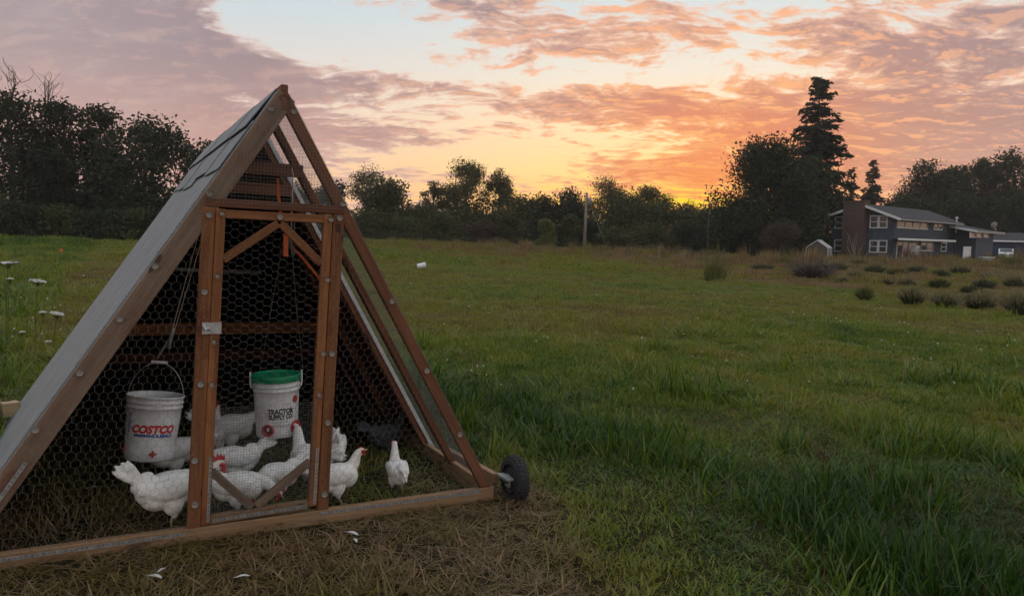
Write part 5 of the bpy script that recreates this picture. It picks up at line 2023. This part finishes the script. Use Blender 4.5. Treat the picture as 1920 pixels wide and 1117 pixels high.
def field(x, y):
    """dryness, lushness and place flags of the meadow"""
    P4 = np.stack([x, y, zt(x, y), np.ones_like(x)], 1) @ CMI.T
    u, vv = P4[:, 0], P4[:, 1]
    n1_ = vnoise(x, y, 1.1, 1)
    n2_ = vnoise(x, y, 0.38, 2)
    n3_ = vnoise(x, y, 3.4, 3)
    n4_ = vnoise(x, y, 9.0, 4)
    inside = (np.abs(u) < B - .02) & (vv > 0.02) & (vv < L)
    apron = np.clip((0.55 - vv - (n1_ - .5) * .5) / .4, 0, 1) * np.clip((2.05 - u + (n1_ - .5) * 1.1 - np.maximum(0, -vv) * 0.12) / .5, 0, 1)
    apron *= np.clip((vv + 4.5) / .6, 0, 1)
    d = np.array((LB.x - LA.x, LB.y - LA.y))
    ln = np.hypot(*d)
    d = d / ln
    t = (x - LA.x) * d[0] + (y - LA.y) * d[1]
    pr = (x - LA.x) * -d[1] + (y - LA.y) * d[0]
    swath = np.exp(-(pr / .55) ** 2) * np.clip((t + .6) / .6, 0, 1) * np.clip((ln + .8 - t) / .6, 0, 1)
    left = np.clip((-1.45 - u) / .4, 0, 1) * np.clip(vv / .5, 0, 1)
    rightside = np.clip((u - 1.55) / .3, 0, 1) * np.clip((3.2 - u) / .8, 0, 1) * np.clip((vv - .4) / .6, 0, 1) * np.clip((5 - vv) / 1.5, 0, 1)
    lush = np.clip(swath * np.clip(.15 + 1.7 * (n1_ * .6 + n2_ * .6 - .35), 0, 1) + left * .8 + rightside * .45 + np.clip((n1_ * .5 + n2_ * .75 + n3_ * .25 - .90) * 3.2, 0, 1), 0, 1)
    lush *= (1 - apron) * ~inside
    tint = .30 + .22 * np.clip((y - 5.5) / 8, 0, 1) + (n3_ - .5) * .46 + (n2_ - .5) * .44 + (n4_ - .5) * .20 - lush * .34  # olive mown grass farther off; lit tips and dark near gaps painted in too
    tint = tint * (1 - apron) + apron * (.88 + (n2_ - .5) * .5)
    tint = np.where(inside, .76 + (n1_ - .5) * .6, tint)
    return tint, lush, apron, inside


def scatter(name, label, pts, rot, scl, idx, tint):
    me = bpy.data.meshes.new(name)
    me.vertices.add(len(pts))
    me.vertices.foreach_set('co', np.asarray(pts, np.float32).ravel())
    for nm, typ, arr, key in (('rot', 'FLOAT_VECTOR', rot, 'vector'), ('scl', 'FLOAT_VECTOR', scl, 'vector'), ('idx', 'INT', idx, 'value'), ('tint', 'FLOAT', tint, 'value')):
        at = me.attributes.new(nm, typ, 'POINT')
        at.data.foreach_set(key, np.asarray(arr, np.int32 if typ == 'INT' else np.float32).ravel())
    me.update()
    o = link(name, me, M_grass)
    ng = bpy.data.node_groups.new(name, 'GeometryNodeTree')
    ng.interface.new_socket('Geometry', in_out='INPUT', socket_type='NodeSocketGeometry')
    ng.interface.new_socket('Geometry', in_out='OUTPUT', socket_type='NodeSocketGeometry')
    n = ng.nodes
    gi, go = n.new('NodeGroupInput'), n.new('NodeGroupOutput')
    iop = n.new('GeometryNodeInstanceOnPoints')
    ci = n.new('GeometryNodeCollectionInfo')
    ci.inputs['Collection'].default_value = PROTO
    ci.inputs['Separate Children'].default_value = True
    ci.inputs['Reset Children'].default_value = True
    iop.inputs['Pick Instance'].default_value = True
    def attr(nm, dt):
        a = n.new('GeometryNodeInputNamedAttribute')
        a.data_type = dt
        a.inputs['Name'].default_value = nm
        return a.outputs['Attribute']
    ng.links.new(gi.outputs[0], iop.inputs['Points'])
    ng.links.new(ci.outputs[0], iop.inputs['Instance'])
    ng.links.new(attr('idx', 'INT'), iop.inputs['Instance Index'])
    er = n.new('FunctionNodeEulerToRotation')
    ng.links.new(attr('rot', 'FLOAT_VECTOR'), er.inputs[0])
    ng.links.new(er.outputs[0], iop.inputs['Rotation'])
    ng.links.new(attr('scl', 'FLOAT_VECTOR'), iop.inputs['Scale'])
    ng.links.new(iop.outputs[0], go.inputs[0])
    md = o.modifiers.new('tufts', 'NODES')
    md.node_group = ng
    return tag(o, label, 'grass', kind='stuff')


GP_, GR_, GS_, GI_, GT_ = [], [], [], [], []
rng = np.random.default_rng(4242)
for (y0, y1, sp, names, nl_) in ((1.5, 7.0, .068, 'near', .30), (7.0, 16.0, .125, 'near2', .2), (16.0, 38.0, .27, 'mid', .2), (38.0, 105.0, .62, 'far', .2)):
    xw = .76 * y1 + 2.2
    ax = np.arange(-xw, xw, sp)
    ay = np.arange(y0, y1, sp)
    X, Y = np.meshgrid(ax, ay)
    X = X.ravel() + rng.uniform(-.5, .5, X.size) * sp
    Y = Y.ravel() + rng.uniform(-.5, .5, Y.size) * sp
    k = np.abs(X) < .76 * Y + 2.0
    X, Y = X[k], Y[k]
    tint, lush, apron, inside = field(X, Y)
    garden = np.clip((X + Y * .21 - 19.6 + (vnoise(X, Y, 2.2, 6) - .5) * 2.5) / 1.2, 0, 1) * np.clip((70 - Y) / 6, 0, 1)
    tint = tint + garden * (.42 + .5 * (vnoise(X, Y, 1.6, 12) - .5) - .1 * (Y > 30))
    r = rng.random(X.size)
    keep = np.where(inside, r < .5, r < (1 - .12 * garden) * (.55 + .6 * vnoise(X, Y, .5, 21) if y0 < 8 else 1.0))
    X, Y, tint, lush, apron, inside, garden = [q[keep] for q in (X, Y, tint, lush, apron, inside, garden)]
    r = rng.random(X.size)
    j = rng.integers(0, 4, X.size)
    lk = {'near': 'lush', 'near2': 'lush', 'mid': 'midl', 'far': 'farl'}[names]
    sk = {'near': 'short', 'near2': 'short', 'mid': 'mid', 'far': 'far'}[names]
    if names == 'near2':
        lk, sk = 'lush', 'mid'
    il = np.array(KI[lk])[j]
    is_ = np.array(KI[sk])[j]
    id_ = np.array(KI['dry'])[j]
    im_ = np.array(KI['mat'])[j]
    idx = np.where(r < lush * .9, il, is_)
    if names in ('near', 'near2'):
        dd_ = np.maximum(apron, np.where(inside, .75, 0))
        q2_ = rng.random(X.size)
        idx = np.where(r < dd_, np.where(q2_ < .6, id_, im_), idx)
    sc = .6 + .8 * rng.random(X.size) ** 1.5
    hz = sc * (.55 + .9 * vnoise(X, Y, .6, 8) + 1.1 * garden * vnoise(X, Y, 1.3, 14)) * (.85 + .30 * lush)
    if names in ('near', 'near2'):
        hz = np.where(inside, hz * .8, hz)
        hz = np.where(apron > .5, hz * .62, hz)
        P4_ = np.stack([X, Y, zt(X, Y), np.ones_like(X)], 1) @ CMI.T
        hz = np.where((P4_[:, 1] > -.28) & (P4_[:, 1] < .02) & (np.abs(P4_[:, 0]) < 1.4), hz * .5, hz)
    if names == 'near2':
        sc = sc * np.where(idx == is_, .75, 1.5)
    if names == 'far':
        edge = np.clip((Y - 56 + 8 * (vnoise(X, Y, 6.0, 31) - .5)) / 8, 0, 1) * np.clip((X + 16) / 10, 0, 1)
        tint = tint + .30 * edge * (.4 + vnoise(X, Y, 3.0, 32))
        hz = hz * (1 + 3.6 * edge * vnoise(X, Y, 3.0, 9))
    if names == 'mid':
        tint = tint + .03
    GP_.append(np.stack([X, Y, zt(X, Y)], 1))
    GR_.append(np.stack([rng.normal(size=X.size) * .08, rng.normal(size=X.size) * .08, rng.random(X.size) * 2 * PI], 1))
    GS_.append(np.stack([sc, sc, hz], 1))
    GI_.append(idx)
    GT_.append(np.clip(tint, 0, 1))
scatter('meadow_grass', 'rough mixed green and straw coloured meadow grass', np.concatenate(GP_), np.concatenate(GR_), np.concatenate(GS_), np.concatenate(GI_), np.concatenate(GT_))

# ------------------------------------------------------------------ flowers and feathers
M_petal = plain('white_petals', (0.52, 0.51, 0.47), 0.7, 0, 0.12, 60, 0)
M_stem = plain('green_stem', (0.06, 0.085, 0.025), 0.7, 0, 0.2, 30, 0)


def umbel(label, px, py, D, w, closed=False, tilt=0.0):
    hd = atd(px, py, D)
    z0 = float(zt(hd.x, hd.y))
    o = empty('wild_carrot', label, 'flower', (hd.x, hd.y, z0), 0, 'wild carrot flowers left of the coop')
    h = hd.z - z0
    MB().tube([(-.06, 0.02, 0), (-.03, 0, h * .5), (0, 0, h - .05)], [.005, .004, .003], 5).build('stem', M_stem, o)
    rg = np.random.default_rng(int(px * 7 + py))
    fl_, st_ = MB(), MB()
    for k in range(46 if not closed else 30):
        a = k * 2.39996
        r = w / 2 * math.sqrt((k + .5) / 46)
        if closed:
            z = h + .35 * w * math.sqrt(max(0, 1 - (r / w * 1.9) ** 2)) - .02
            r *= .95
        else:
            z = h + .10 * w * (1 - (2 * r / w) ** 2) + r * math.cos(a) * tilt
        c = Vector((r * math.cos(a), r * math.sin(a), z))
        st_.tube([(0, 0, h - .06), tuple(c * 1.0)], .0009, 3, False)
        fl_.lathe([(0.0, .004), (.008, .003), (.0125 * (w / .12), 0), (.008, -.004)], 6, Matrix.Translation(c) @ Matrix.Rotation(rg.normal() * .3, 4, 'X'))
    st_.build('ray_stalk', M_stem, o)
    fl_.build('flower_head', M_petal, o)


umbel('large flat white flower head at the far left edge', 14, 494, 8.4, .23, tilt=.1)
umbel('flat white flower head, second from the left, tilted', 70, 527, 8.6, .17, tilt=-.2)
umbel('flat white flower head low beside the coop roof', 106, 588, 8.2, .13, tilt=-.3)
umbel('closed round flower head under the far left one', 18, 523, 8.8, .09, True)
umbel('closed grey flower head left of the low flat one', 80, 586, 9.0, .10, True)
umbel('closed flower head lower left near the edge', 42, 622, 8.6, .08, True)
umbel('pale closed flower head by the coop roof', 90, 640, 8.4, .08, True)
umbel('small flat white flower low at the left', 52, 668, 8.3, .10, tilt=.1)
cl = None
rg = np.random.default_rng(321)
spots = [(960, 525), (955, 530), (880, 590), (1010, 657), (1022, 655), (1120, 640), (1190, 690), (1300, 565), (1350, 568), (1390, 566), (1330, 580), (1340, 560), (1490, 600), (1505, 603), (1570, 610), (1575, 615), (1608, 612), (1590, 600), (1695, 620), (1702, 621),
         (1890, 640), (1900, 655), (1885, 668), (1840, 668), (1715, 690), (1675, 665), (1650, 655), (830, 625), (1000, 590), (1450, 560), (1410, 610), (1420, 640), (1360, 700), (1280, 640), (1310, 610)]
while len(spots) < 75:
    spots.append((760 + 1150 * rg.random(), 508 + 260 * rg.random() ** 1.3))
for k in range(16):
    spots.append((10 + 190 * rg.random(), 470 + 180 * rg.random()))
for x, y in spots:
    p = gp(x, y)
    d_ = (p - CAMP).length
    if cl is None:
        m_ = MB().tube([(0, 0, -.02), (.008, 0, .09), (0, 0, .15)], [.002, .0016, .0012], 3, False)
        m_.lathe([(0.0, .148), (.010, .150), (.0155, .158), (.0150, .166), (.009, .174), (0, .176)], 7)
        o = m_.build('clover_flower', None)
        cl = o.data
        cl.materials.append(M_stem)
        cl.materials.append(M_petal)
        for pl in cl.polygons:
            pl.material_index = 1 if pl.center.z > .146 else 0
    else:
        o = link('clover_flower', cl, None)
    s = (0.75 + .5 * rg.random()) * min(0.95, max(0.55, d_ / 18))
    o.location = p
    o.scale = (s, s, .7 + .5 * rg.random())
    o.rotation_euler = (rg.normal() * .15, rg.normal() * .15, rg.random() * 6)
    tag(o, 'tiny white flower head dotted in the meadow grass', 'flower', 'white flower heads dotted over the meadow')


def feather(label, px, py, ang, ln=.11, up=.03):
    p = gp(px, py)
    o = empty('feather', label, 'feather', p + Vector((0, 0, up)), ang, 'white feathers lying by the coop')
    vs_, fs_ = [], []
    n = 8
    for i in range(n + 1):
        t = i / n
        w = .16 * ln * math.sin(PI * min(1, t * .92 + .06)) ** .6
        z = .10 * ln * math.sin(PI * t)
        vs_ += [(ln * t, -w, z + .1 * w), (ln * t, 0, z), (ln * t, w, z + .1 * w)]
    for i in range(n):
        b = 3 * i
        fs_ += [(b, b + 3, b + 4, b + 1), (b + 1, b + 4, b + 5, b + 2)]
    mesh('vane', vs_, fs_, M_petal, o, smooth=True)
    MB().tube([(-.15 * ln, 0, 0), (.5 * ln, 0, .10 * ln), (ln, 0, 0)], [.0014, .0012, .0005], 4).build('quill', M_petal, o)


feather('white feather lying bottom left in the straw', 278, 1092, -.25, .07)
feather('small white feather beside the bottom left one', 296, 1085, 1.2, .045)
feather('white feather on the straw below the door corner', 650, 1008, -.5, .075)
feather('small curled feather right of the door-corner feather', 664, 1022, -1.1, .05)
feather('white feather at the bottom edge of the view', 442, 1096, .3, .06)
feather('white feather lying inside the coop on the left', 165, 925, .3, .06)
# brown dock stalk and a few tall dry stems
for i, (x, y, h_) in enumerate(((976, 640, .35), (1690, 740, .42), (1802, 715, .4))):
    p = gp(x, y)
    m_ = MB().tube([p, p + Vector((.01, 0, h_ * .6)), p + Vector((.035, .01, h_))], [.0035, .003, .001], 4)
    tag(m_.build('grass_stem', plain('straw_stem', (0.30, 0.24, 0.13), .8)), ['lone pale seed stem in the middle meadow', 'bent pale stem in the right meadow, left one', 'pale upright stem in the right meadow, right one'][i], 'stem')
dk = gp(1545, 868)
dko = empty('dock_plant', 'brown withered dock plant standing in the green grass', 'plant', dk)
ms, ml_ = MB(), []
rg = np.random.default_rng(55)
for k in range(7):
    a = rg.normal(size=2) * .07
    ms.tube([(0, 0, 0), (a[0] * .6, a[1] * .6, .12), (a[0], a[1], .2 + .09 * rg.random())], [.004, .003, .001], 4)
ms.build('stem', M_deck, dko)
pts = rg.normal(size=(160, 3)) * np.array((.03, .03, .06)) + np.array((0, 0, .15))
v, f = quads(pts, np.full(160, .009), .5, rg)
tag(np_mesh('seed_head', v, f, ML_brown, dko), kind='stuff')

# ------------------------------------------------------------------ evening haze over the fields
hz_m = bpy.data.materials.new('evening_haze')
hz_m.use_nodes = True
ht = hz_m.node_tree
for n_ in list(ht.nodes):
    if n_.type != 'OUTPUT_MATERIAL':
        ht.nodes.remove(n_)
pv = ht.nodes.new('ShaderNodeVolumePrincipled')
pv.inputs['Color'].default_value = (0.92, 0.90, 0.86, 1)
pv.inputs['Density'].default_value = 0.0004
pv.inputs['Anisotropy'].default_value = 0.45
ht.links.new(pv.outputs[0], ht.nodes['Material Output'].inputs['Volume'])
hzb = MB().box((0, 0, 22), (760, 760, 52)).build('haze', hz_m)
tag(hzb, 'thin evening haze lying over the fields', 'haze', kind='stuff')
